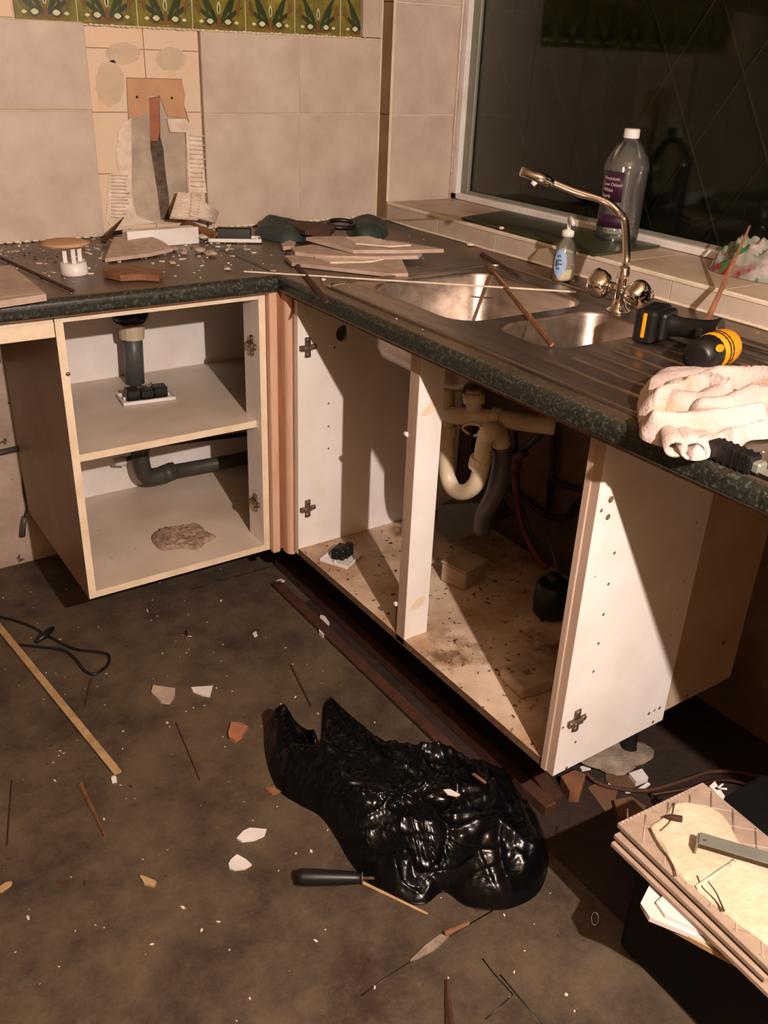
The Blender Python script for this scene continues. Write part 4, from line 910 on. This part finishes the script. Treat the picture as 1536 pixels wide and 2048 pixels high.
def lump(name, label, px, py, z, r, m, cat='rubble', dg=(1.3, 1, .5), grp=None, sub=2):
    q = atz(px, py, z); bm = bmesh.new(); bmesh.ops.create_icosphere(bm, subdivisions=sub, radius=r)
    sd = px * .37
    for v in bm.verts:
        v.co = V((v.co.x * dg[0], v.co.y * dg[1], v.co.z * dg[2])) * (1 + .45 * noise.noise(v.co / r * 1.1 + V((sd, py, 0))))
    zm = min(v.co.z for v in bm.verts); rz = Matrix.Rotation(sd, 4, 'Z')
    for v in bm.verts: v.co = q + rz @ V((v.co.x, v.co.y, v.co.z - zm))
    return tag(obj(name, bm, m), label, cat, grp)
shard('plaster_flake', 'pale adhesive flake on the upper tile shard left of the sink', [(688, 474), (736, 472), (775, 482), (822, 489), (780, 492), (712, 486)], H + .034, .004, PLAS, 'flake')
shard('plaster_flake', 'pale adhesive flake on the lowest tile shard by the sink bowl', [(628, 513), (695, 510), (770, 516), (740, 522), (660, 524)], H + .0115, .004, PLAS, 'flake')
shard('tile_shard', 'small pinkish tile chip left of the long shards', [(562, 487), (580, 480), (592, 484), (588, 492), (566, 493)], H + .002, .010, SHARDM)
# teal gloves and black ring at the back
g1 = [atz(*p, H + .004) for p in [(512, 470), (520, 450), (545, 446), (590, 455), (625, 466), (610, 480), (560, 482)]]
def gl_h(x, y, d): return max(.002, .03 * (1 - math.exp(-d / .012)) + min(1, d / .01) * (.007 * ridge(x, y, 4, 30, 1, .4, .3)))
tag(blob('work_glove', [(q.x, q.y) for q in g1], H + .001, gl_h, TEALM, nr=16), 'dark teal crumpled glove left of the black ring by the tiles', 'glove')
g2 = [atz(*p, H + .004) for p in [(694, 462), (700, 450), (730, 445), (765, 450), (776, 464), (760, 474), (715, 474)]]
tag(blob('work_glove', [(q.x, q.y) for q in g2], H + .001, gl_h, TEALM, nr=16), 'dark teal crumpled glove in the corner beside the window wall', 'glove')
cq = atz(683, 448, H + .03); bm = bmesh.new(); Rg = [cq + V((math.cos(t / 20 * 2 * math.pi) * .042, math.sin(t / 20 * 2 * math.pi) * .03, .006 * math.sin(t / 20 * 2 * math.pi))) for t in range(21)]
tube(bm, Rg, .007, 8, cap=False); tag(obj('rubber_ring', bm, BLACKP), 'black rubber ring between the two dark teal gloves', 'ring')
shard('timber_scrap', 'brown bark-like scrap behind the teal glove at the back wall', [(583, 452), (586, 440), (640, 444), (672, 452), (660, 462), (610, 460)], H + .022, .014, WOODD, 'scrap')
# fallen combed adhesive under the chase
def ribbed(label, P4, th, nrib):
    a, b_, c__, d_ = [V(p) for p in P4]; n = (b_ - a).cross(d_ - a).normalized()
    if n.dot(CAM - a) < 0: n = -n
    t_ = thing('adhesive_slab', label, 'slab', a); bm = bmesh.new(); prism(bm, [a, b_, c__, d_], n * -th); obj('slab_body', bm, PLAS, t_)
    for i in range(nrib):
        f = (i + .5) / nrib; bm = bmesh.new(); tube(bm, [a.lerp(d_, f), b_.lerp(c__, f)], (a - d_).length / nrib * .36, 6); obj('rib', bm, PLAS, t_)
ribbed('ribbed white adhesive slab leaning on the tiles right of the chase', [aty(356, 384, -.020), aty(402, 388, -.020), aty(396, 440, -.06), aty(340, 436, -.06)], .006, 9)
ribbed('smoother ribbed adhesive slab leaning against the right-hand tile', [aty(384, 386, -.030), aty(438, 424, -.022), aty(430, 446, -.05), aty(380, 432, -.06)], .008, 7)
for i, (px, py, r, l_, m) in enumerate([
    (215, 468, .012, 'dark crumb left of the white back box', WOODD), (255, 455, .020, 'pale adhesive lump behind the white back box', PLAS),
    (290, 452, .016, 'white adhesive lump under the left of the chase', PLAS), (318, 450, .020, 'brownish plaster lump at the foot of the chase', SHARDM),
    (350, 450, .020, 'tan plaster lump right of the chase foot', SHARDM), (392, 470, .018, 'cream rubble lump between back box and switch plate', SHARDM),
    (404, 480, .014, 'smaller cream lump in front of the cream rubble', PLAS), (400, 505, .013, 'pointed plaster lump in the middle of the worktop', SHARDM),
    (422, 512, .014, 'pink cube-like plaster lump on the worktop', SHARDM), (345, 502, .012, 'low plaster lump in front of the triangular shard', SHARDM),
    (368, 508, .010, 'flat plaster lump right of the triangular shard', SHARDM), (345, 528, .009, 'small crumbly lump behind the orange timber chunk', SHARDM),
    (455, 540, .008, 'white crumb near the front edge left of the white rod', PLAS), (646, 562, .007, 'white crumb stuck to the thin white rod', WPLA),
    (940, 492, .010, 'pale grout lump at the foot of the sill tiles', PLAS)]):
    lump('rubble_lump', l_, px, py, H + .001, r, m, sub=1 if r < .012 else 2)
stick('timber_scrap', 'brown timber strip beside the switch plate at the back', atz(372, 447, H + .03), atz(432, 470, H + .02), .012, WOOD, .8, .5, 'scrap')
stick('black_bar', 'short black bar behind the white back box', atz(225, 466, H + .012), atz(262, 461, H + .012), .006, BLACKP, 1, .8, 'bar')
def scatter(name, label, n, fn, m, smin, smax, par=None):
    bm = bmesh.new()
    for _ in range(n):
        x, y, z = fn(); r = random.uniform(smin, smax) * random.uniform(.4, 1)
        k = random.randint(3, 5); a0 = random.random() * 6; L = random.uniform(1, 2.6)
        pts = []
        ca_, sa = math.cos(a0), math.sin(a0)
        for i in range(k):
            a = i / k * 6.283 + random.uniform(-.3, .3); u_, v2 = r * L * math.cos(a), r * math.sin(a); pts.append(V((x + u_ * ca_ - v2 * sa, y + u_ * sa + v2 * ca_, z)))
        try: prism(bm, pts, (0, 0, r * random.uniform(.3, .8)))
        except ValueError: pass
    o_ = obj(name, bm, m, kind='stuff'); o_['label'] = label; o_['category'] = 'debris'; return o_
def onrear():
    while True:
        x = random.uniform(-1.4, -.55); y = -abs(random.gauss(.0, .24)) - .01
        if y > -.585 and not (-.95 < x < -.62 and y > -.05 and False): return x, y, H
scatter('plaster_crumbs', 'white plaster crumbs scattered over the rear worktop', 380, onrear, PLAS, .002, .0055)
scatter('timber_crumbs', 'brown timber crumbs scattered over the rear worktop', 160, onrear, WOOD, .002, .005)
def onsink():
    while True:
        x = random.uniform(-.66, -.02); y = random.uniform(-2.0, -.3)
        if not (-.645 < x < -.1 and -1.79 < y < -.73): return x, y, H
scatter('worktop_crumbs', 'pale crumbs scattered over the worktop around the sink', 60, onsink, PLAS, .0015, .0035)
def onfloor(): return random.uniform(-1.75, -.72), random.uniform(-2.1, -.1), 0
scatter('floor_crumbs', 'pale plaster crumbs scattered over the dirty floor', 230, onfloor, PLAS, .001, .0032)
scatter('floor_splinters', 'orange timber crumbs scattered over the dirty floor', 110, onfloor, WOODD, .001, .004)
# patch of dried adhesive in the cabinet
pp_ = [atz(*p, Z0 + P + .004) for p in [(302, 1075), (318, 1058), (352, 1052), (396, 1048), (412, 1062), (432, 1072), (410, 1085), (395, 1097), (360, 1095), (322, 1098)]]
def pa_h(x, y, d): return max(.0015, .010 * (1 - math.exp(-d / .008)) + min(1, d / .006) * (.005 * ridge(x, y, 2, 60) + .003 * ridge(x, y, 5, 130) - .003))
CONG = mat('dried_adhesive', (178, 156, 138), (128, 104, 88), 60, .9, bump=.6, bscale=120)
tag(blob('adhesive_splat', [(q.x, q.y) for q in pp_], Z0 + P, pa_h, CONG, nr=24, sub=6), 'crusty dried adhesive patch on the rear cabinet base', 'patch')

# ================================================================ FLOOR ITEMS
def fshard(label, pxs, th=.004, m=WPLA, name='tile_chip', cat='tile piece', z=0, tilt=None): return shard(name, label, pxs, z, th, m, cat, tilt)
fshard('white almond-shaped tile chip, upper of the pair right of floor centre', [(473, 1676), (487, 1661), (500, 1655), (534, 1658), (528, 1670), (508, 1680), (484, 1682)])
fshard('white rounded tile chip, lower of the pair right of floor centre', [(457, 1727), (462, 1718), (474, 1708), (492, 1718), (503, 1728), (490, 1738), (470, 1740), (459, 1736)])
fshard('white straight-edged tile chip behind the bin bag on the floor', [(382, 1374), (426, 1371), (420, 1392), (404, 1390), (386, 1382)])
fshard('tall white plaster chunk beside the brown floor batten', [(638, 1240), (641, 1229), (650, 1232), (659, 1245), (656, 1258), (646, 1270), (638, 1262)], .012, WPLA)
fshard('brown and white broken tile piece on the floor left of centre', [(302, 1384), (306, 1370), (350, 1376), (350, 1390), (340, 1404), (322, 1402)], .007, SHARDM)
fshard('orange brick chip on the floor left of the bin bag', [(456, 1465), (462, 1444), (478, 1444), (496, 1452), (484, 1470), (470, 1480), (458, 1474)], .010, BRICKM, 'brick_chip', 'brick piece')
fshard('yellowish timber chip on the floor at lower left', [(279, 1750), (290, 1752), (313, 1762), (308, 1772), (288, 1766)], .006, WOODL, 'timber_chip', 'chip')
fshard('pale timber curl at the left frame edge', [(-6, 1775), (12, 1764), (24, 1762), (20, 1768), (0, 1782)], .006, WOODL, 'timber_chip', 'chip')
fshard('tiny white chip at the foot of the corner post', [(553, 1160), (562, 1157), (570, 1161), (560, 1164)], .004)
fshard('small white chip between corner post and batten', [(505, 1266), (512, 1262), (515, 1270), (508, 1272)], .004)
fshard('small white chip touching the left side of the bin bag', [(585, 1588), (590, 1582), (595, 1588), (590, 1592)], .004)
fshard('small white crumb below the end of the pale lath', [(222, 1555), (232, 1552), (233, 1562), (224, 1564)], .005)
fshard('small brown flake just left of the bin bag', [(530, 1576), (545, 1572), (562, 1582), (545, 1588)], .004, WOOD, 'timber_chip', 'chip')
fshard('white chip lying on top of the bin bag', [(886, 1579), (900, 1578), (920, 1588), (912, 1592), (895, 1588)], .003, WPLA, z=.118)
fshard('orange splinter lying on top of the bin bag', [(944, 1547), (950, 1546), (974, 1564), (968, 1566)], .003, WOOD, 'timber_chip', 'chip', z=.110)
# pale lath on the floor
a, b_ = atz(-40, 1208, .004), atz(236, 1548, .004); d = (b_ - a).normalized(); s_ = V((-d.y, d.x, 0)) * .0085
bm = bmesh.new(); prism(bm, [a - s_, a + s_, b_ + s_, b_ - s_], (0, 0, .005)); tag(obj('timber_lath', bm, WOODL), 'long straight pale lath lying across the left of the floor', 'lath')
q = lambda x, y, z=.004: atz(x, y, z)
bm = bmesh.new(); tube(bm, spl([q(-30, 1228), q(20, 1238), q(60, 1252), q(85, 1266), q(110, 1280), q(150, 1298), q(195, 1304), q(217, 1310), q(215, 1330), q(190, 1348), q(170, 1342), q(150, 1318), q(125, 1300), q(80, 1294), q(40, 1290), q(28, 1292)], 7), .0035, 8)
cbl = tag(obj('black_cable', bm, BLACKP), 'thin black cable looping on the floor at the left', 'cable')
bm = bmesh.new(); tube(bm, [q(72, 1284, .010), q(90, 1270, .014), q(106, 1256, .010)], [.005, .010, .006], 8); obj('cable_tie', bm, BLACKP, cbl)
sd = thing('screwdriver', 'black handled screwdriver half under the bin bag', 'screwdriver', q(650, 1755))
a, b_ = q(592, 1754, .016), q(724, 1756, .013); 
bm = bmesh.new(); ts = [0, .02, .1, .3, .6, .85, .95, 1]; tube(bm, [a.lerp(b_, t) for t in ts], [.009, .0145, .016, .0155, .014, .012, .011, .008], 12, smooth=True); obj('handle', bm, BLACKP, sd)
bm = bmesh.new(); tube(bm, [b_, b_.lerp(b_ + (b_ - a) * .7, 1)], .003, 8); obj('shaft', bm, HINGE, sd)
bm = bmesh.new(); tube(bm, [b_.lerp(a, -.01), b_.lerp(a, .01)], .0115, 12); obj('collar', bm, HINGE, sd)
stick('timber_splinter', 'flat reddish splinter on the floor below the lath end', q(160, 1568), q(210, 1672), .006, WOOD, .5, .4)
stick('timber_splinter', 'thin splinter running out from under the bin bag', q(725, 1765), q(855, 1828), .003, WOODL, .8, .6)
stick('timber_splinter', 'thin red splinter above the bin bag', q(582, 1330), q(622, 1412), .003, WOODD, .7, .6)
stick('timber_splinter', 'dark hair-thin splinter left of the bin bag', q(352, 1445), q(400, 1560), .0016, WOODD, .7, .6)
stick('timber_splinter', 'upright red splinter at the bottom frame edge', q(893, 1960), q(900, 2060), .0035, WOODD, 3, .6)
stick('timber_splinter', 'dark vertical splinter near the left frame edge', q(24, 1560), q(14, 1690), .0018, WOODD, 1, .6)
stick('timber_splinter', 'short red splinter right of the pale lath', q(182, 1358), q(170, 1410), .0022, WOODD, 1, .6)
stick('timber_chip', 'orange-ended timber sliver on the vinyl cut below the bin bag', q(890, 1868, .008), q(938, 1846, .006), .006, WOOD, .5, .5, 'chip')
shard('vinyl_scrap', 'torn grey flap of vinyl below the bin bag', [(820, 1920), (850, 1890), (880, 1868), (898, 1872), (870, 1898), (835, 1915)], .001, .004, RUBBLE, 'flap')
# screws and pin on the floor
sc = thing('screw_pair', 'small shiny screws on the floor in front of the rear cabinet', 'screw', q(372, 1272))
for a, b_ in (((362, 1270), (388, 1274)), ((372, 1264), (374, 1282))): obj('screw', tube(bmesh.new(), [q(*a), q(*b_)], [.005, .0018], 8), CHROME, sc)
# cuts in the floor covering
fl = [o for o in bpy.data.objects if o.name == 'floor'][0]
for pts in ([(722, 1992), (780, 1950), (840, 1912), (900, 1872), (985, 1822)], [(965, 1918), (985, 1945), (1026, 1990), (1010, 2004), (970, 2040)], [(1090, 2060), (1035, 1992), (1000, 1950)], [(590, 1120), (450, 1160), (380, 1180)]):
    cb = bmesh.new(); tube(cb, [atz(*p, -.0008) for p in pts], .0018, 6); o_ = obj('vinyl_cut', cb, BLACKP, fl)

# ================================================================ UNDER-CABINET RUBBLE
lump('concrete_lump', 'flat grey concrete slab under the end of the sink cabinet', 1222, 1515, 0.0, .085, RUBBLE, dg=(1.0, .75, .18), sub=3)
shard('timber_block', 'brown sawn timber block below the sink cabinet corner', [(1122, 1552), (1150, 1540), (1172, 1548), (1160, 1585), (1140, 1582)], 0, .03, WOOD, 'block')
shard('timber_bearer', 'dark greenish timber end under the sink cabinet corner', [(1062, 1545), (1085, 1535), (1125, 1590), (1112, 1602), (1095, 1595)], 0, .02, WOODD, 'timber')
shard('white_block', 'white square plastic block on the rubble under the cabinet', [(1258, 1546), (1284, 1537), (1297, 1555), (1272, 1563)], 0, .016, WPLA, 'block')
for (l_, pxs) in (('small pale offcut left of the white block', [(1216, 1567), (1226, 1563), (1234, 1576), (1222, 1574)]), ('long pale offcut right of the concrete slab', [(1276, 1577), (1296, 1564), (1301, 1568), (1284, 1579)]), ('pale offcut by the cables under the cabinet', [(1248, 1579), (1265, 1577), (1262, 1584), (1252, 1584)]), ('pale wall plug near the concrete slab edge', [(1160, 1533), (1178, 1528), (1182, 1536), (1164, 1540)])):
    shard('plastic_offcut', l_, pxs, 0, .006, WPLA, 'offcut')
cd_ = thing('card_disc', 'brown round card disc among the rubble', 'disc', atz(1238, 1560)); obj('disc', lathe(bmesh.new(), [(.03, 0), (.034, .003), (.032, .006)], atz(1240, 1562), 20), CARD, cd_)
shard('card_scrap', 'dusty brown card scrap left of the tile stack', [(1175, 1575), (1200, 1562), (1235, 1580), (1228, 1612), (1210, 1622)], 0, .004, CARD, 'scrap')
shard('card_scrap', 'dark crumpled card behind the tile stack corner', [(1228, 1600), (1262, 1592), (1292, 1612), (1280, 1640), (1236, 1632)], 0, .02, CARD, 'scrap')
bm = bmesh.new(); tube(bm, spl([q(1172, 1545, .02), q(1195, 1565, .012), q(1240, 1578, .008), q(1300, 1580, .012), q(1370, 1560, .02), q(1420, 1544, .02), q(1480, 1545, .012), q(1560, 1562, .01)], 6), .0045, 8); tag(obj('brown_cable', bm, WOODD), 'brown cable snaking behind the tile stack, the farther of two', 'cable')
bm = bmesh.new(); tube(bm, spl([q(1300, 1590, .01), q(1380, 1576, .02), q(1440, 1560, .02), q(1500, 1570, .012), q(1570, 1600, .01)], 6), .0045, 8); tag(obj('brown_cable', bm, COPP), 'brown cable behind the tile stack, the nearer of two', 'cable')

# ================================================================ TILE STACK
ZS = .262
A0 = atz(1225, 1690, .27); 
sup = thing('tool_case', 'black plastic case standing under the stack of removed tiles', 'case', (-.57, -2.10, 0))
CASEM = mat('case_black', (11, 10, 11), (16, 14, 14), 20, .6, spec=.3)
obj('case_body', box(-.70, -.36, -2.40, -1.895, .0, .215, bev=.012, seg=2), CASEM, sup)
obj('case_lid', box(-.70, -.36, -2.40, -1.895, .217, ZS - .018, bev=.008, seg=2), CASEM, sup)
def plane_tile(label, c4, z, th, m, name='removed_tile', cat='tile', ribs=None, grp=None):
    """c4: three pixel corners A (far left), B (far right), D (near left) at height z (top)"""
    a, b_, d_ = [atz(*p, z) for p in c4[:3]]; u_ = (b_ - a).normalized(); w_ = (d_ - a); w_ = (w_ - u_ * w_.dot(u_)).normalized()
    W_0, L_0 = c4[3], c4[4]
    t_ = thing(name, label, cat, (a.x, a.y, z - th), grp); bm = bmesh.new(); prism(bm, [a, a + u_ * W_0, a + u_ * W_0 + w_ * L_0, a + w_ * L_0], (0, 0, -th))
    bmesh.ops.bevel(bm, geom=bm.edges[:], offset=.0012, segments=1, affect='EDGES'); obj('biscuit', bm, m, t_)
    return t_, a, u_, w_
# lower pieces
shard('white_tile_strip', 'white glazed strip sticking out lowest from the tile stack', [(1281, 1806), (1300, 1768), (1330, 1800), (1420, 1860), (1460, 1900), (1300, 1835)], ZS - .012, .008, WPLA, 'strip')
shard('white_tile_strip', 'second white glazed strip under the removed tiles', [(1312, 1804), (1330, 1788), (1420, 1840), (1440, 1880), (1330, 1830)], ZS - .003, .006, WPLA, 'strip')
shard('timber_strip', 'pale timber slat at the bottom of the tile stack', [(1298, 1828), (1310, 1822), (1400, 1880), (1470, 1910), (1500, 1940), (1400, 1886)], ZS - .020, .010, WOODL, 'slat')
t3, a, u_, w_ = plane_tile('removed wall tile at the bottom of the tile stack', ((1222, 1684), (1385, 1600), (1500, 1985), .197, .36), ZS + .012, .009, TILEBK)
t2, a, u_, w_ = plane_tile('removed wall tile second from the top of the stack', ((1228, 1668), (1392, 1585), (1500, 1955), .197, .30), ZS + .026, .009, TILEBK)
for i in range(6):
    for s__ in (-1, 1):
        p0 = a + u_ * .012 + w_ * (.02 + i * .055); p1 = a + u_ * .06 + w_ * (.02 + i * .055 + s__ * .05)
        o_ = obj('back_rib', tube(bmesh.new(), [p0, p1], .0012, 5), SHARDM, t2)
ZT = ZS + .042
t1, a, u_, w_ = plane_tile('removed wall tile on top of the stack with cream adhesive face', ((1235, 1645), (1403, 1565), (1536, 1915), .200, .31), ZT, .010, TILEBK)
for i in range(-4, 9):   # diamond ribs moulded in the back
    for s__ in (-1, 1):
        pts = []
        for t in [k / 24 for k in range(25)]:
            uu = .006 + .188 * t; ww = i * .047 + s__ * .17 * t + (0 if s__ > 0 else .1)
            if .006 < ww < .304: pts.append(a + u_ * uu + w_ * ww + V((0, 0, .0002)))
        if len(pts) > 1: obj('back_rib', tube(bmesh.new(), [pts[0], pts[-1]], .0016, 5), SHARDM, t1)
for i in range(22): obj('edge_nib', box(-.003, .003, .002, .006, 0, .0016, M=Mf(a + u_ * (.008 + i * .0086), u_, w_, V((0, 0, 1)))), SHARDM, t1)
adh = [(1300, 1654), (1328, 1632), (1349, 1606), (1385, 1604), (1419, 1612), (1454, 1637), (1485, 1690), (1536, 1712), (1560, 1760), (1560, 1890), (1500, 1862), (1447, 1822), (1405, 1787), (1349, 1738), (1325, 1690)]
ad = [(lambda q_: (q_.x, q_.y))(atz(*p, ZT + .004)) for p in adh]
def ad_h(x, y, d): return max(.001, .0055 * (1 - math.exp(-d / .0015)) + min(1, d / .004) * (.0012 * noise.noise(V((x * 40, y * 40, 2))) + .0006 * ridge(x, y, 4, 60)))
ca2 = blob('adhesive_bed', ad, ZT, ad_h, CREAMA, t1, nr=30, sub=4)
for pts in ([(1300, 1656), (1318, 1690), (1335, 1712), (1348, 1736), (1352, 1752)], [(1394, 1752), (1405, 1775), (1430, 1800), (1445, 1822)], [(1412, 1758), (1430, 1782), (1440, 1802), (1449, 1822)], [(1349, 1606), (1344, 1630), (1338, 1645), (1320, 1662)]):
    bm = bmesh.new(); tube(bm, spl([atz(*p, ZT + .0058) for p in pts], 4), .0014, 5); obj('crack_line', bm, CARD, t1)
bm = bmesh.new(); tube(bm, [atz(1393, 1775, ZT + .006), atz(1470, 1722, ZT + .007)], .0035, 6, flat=.5); obj('adhesive_ridge', bm, PLAS, t1)
bm = bmesh.new(); tube(bm, [atz(1328, 1633, ZT + .011), atz(1340, 1634, ZT + .011), atz(1364, 1638, ZT + .011)], [.0014, .005, .0055], 8); tag(obj('wall_plug', bm, WOODD), 'dark brown wall plug on top of the tile stack', 'plug')
br = thing('metal_strap', 'grey perforated metal bar lying across the top removed tile', 'bar', atz(1460, 1710, ZT + .01))
zz = ZT + .030; a, b_ = atz(1398, 1677, zz), atz(1640, 1748, zz + .0); d = (b_ - a).normalized(); s_ = V((-d.y, d.x, 0)) * .0115
bm = bmesh.new(); prism(bm, [a - s_, a + s_, b_ + s_, b_ - s_], (0, 0, .003)); o_ = obj('bar', bm, ALU, br)
cb = bmesh.new(); p_ = atz(1408, 1682, zz); cyl(cb, p_ - V((0, 0, .01)), p_ + V((0, 0, .01)), .0035, 10); p_ = atz(1455, 1680, zz); cyl(cb, p_ - V((0, 0, .01)), p_ + V((0, 0, .01)), .002, 10); cut(o_, cb)
bm = bmesh.new(); prism(bm, [a - s_, a + s_, a + s_ - V((0, 0, .022)), a - s_ - V((0, 0, .022))], d * -.003); obj('bent_lug', bm, ALU, br)
xc = thing('tile_spacer', 'white plastic clip lying on the black case behind the stack', 'clip', atz(1440, 1583, ZS - .017))
zc_ = ZS - .017
bm = bmesh.new(); prism(bm, [atz(*p, zc_ + .006) for p in [(1419, 1572), (1430, 1562), (1437, 1574), (1450, 1592), (1446, 1600), (1434, 1588)]], (0, 0, -.005)); o_ = obj('clip_plate', bm, WPLA, xc)
cb = bmesh.new(); p_ = atz(1433, 1581, zc_); cyl(cb, p_ - V((0, 0, .01)), p_ + V((0, 0, .02)), .005, 10); cut(o_, cb)
bm = bmesh.new(); tube(bm, [atz(1436, 1576, zc_ + .008), atz(1446, 1568, zc_ + .012)], .002, 6); tube(bm, [atz(1440, 1577, zc_ + .008), atz(1454, 1578, zc_ + .012)], .002, 6); obj('clip_prongs', bm, WPLA, xc)
# dark floor corner bits
fshard('pointed brown tile shard on the floor at the bottom right', [(1388, 1992), (1402, 1998), (1426, 2010), (1438, 2018), (1422, 2024), (1410, 2018)], .010, SHARDM)
bm = bmesh.new(); rg = [atz(1190 + 7 * math.cos(t / 12 * 6.283), 1838 + 13 * math.sin(t / 12 * 6.283), .004) for t in range(13)]; tube(bm, rg, .0012, 6, cap=False); tag(obj('foil_ring', bm, CHROME), 'small crumpled shiny ring on the dark floor', 'ring')
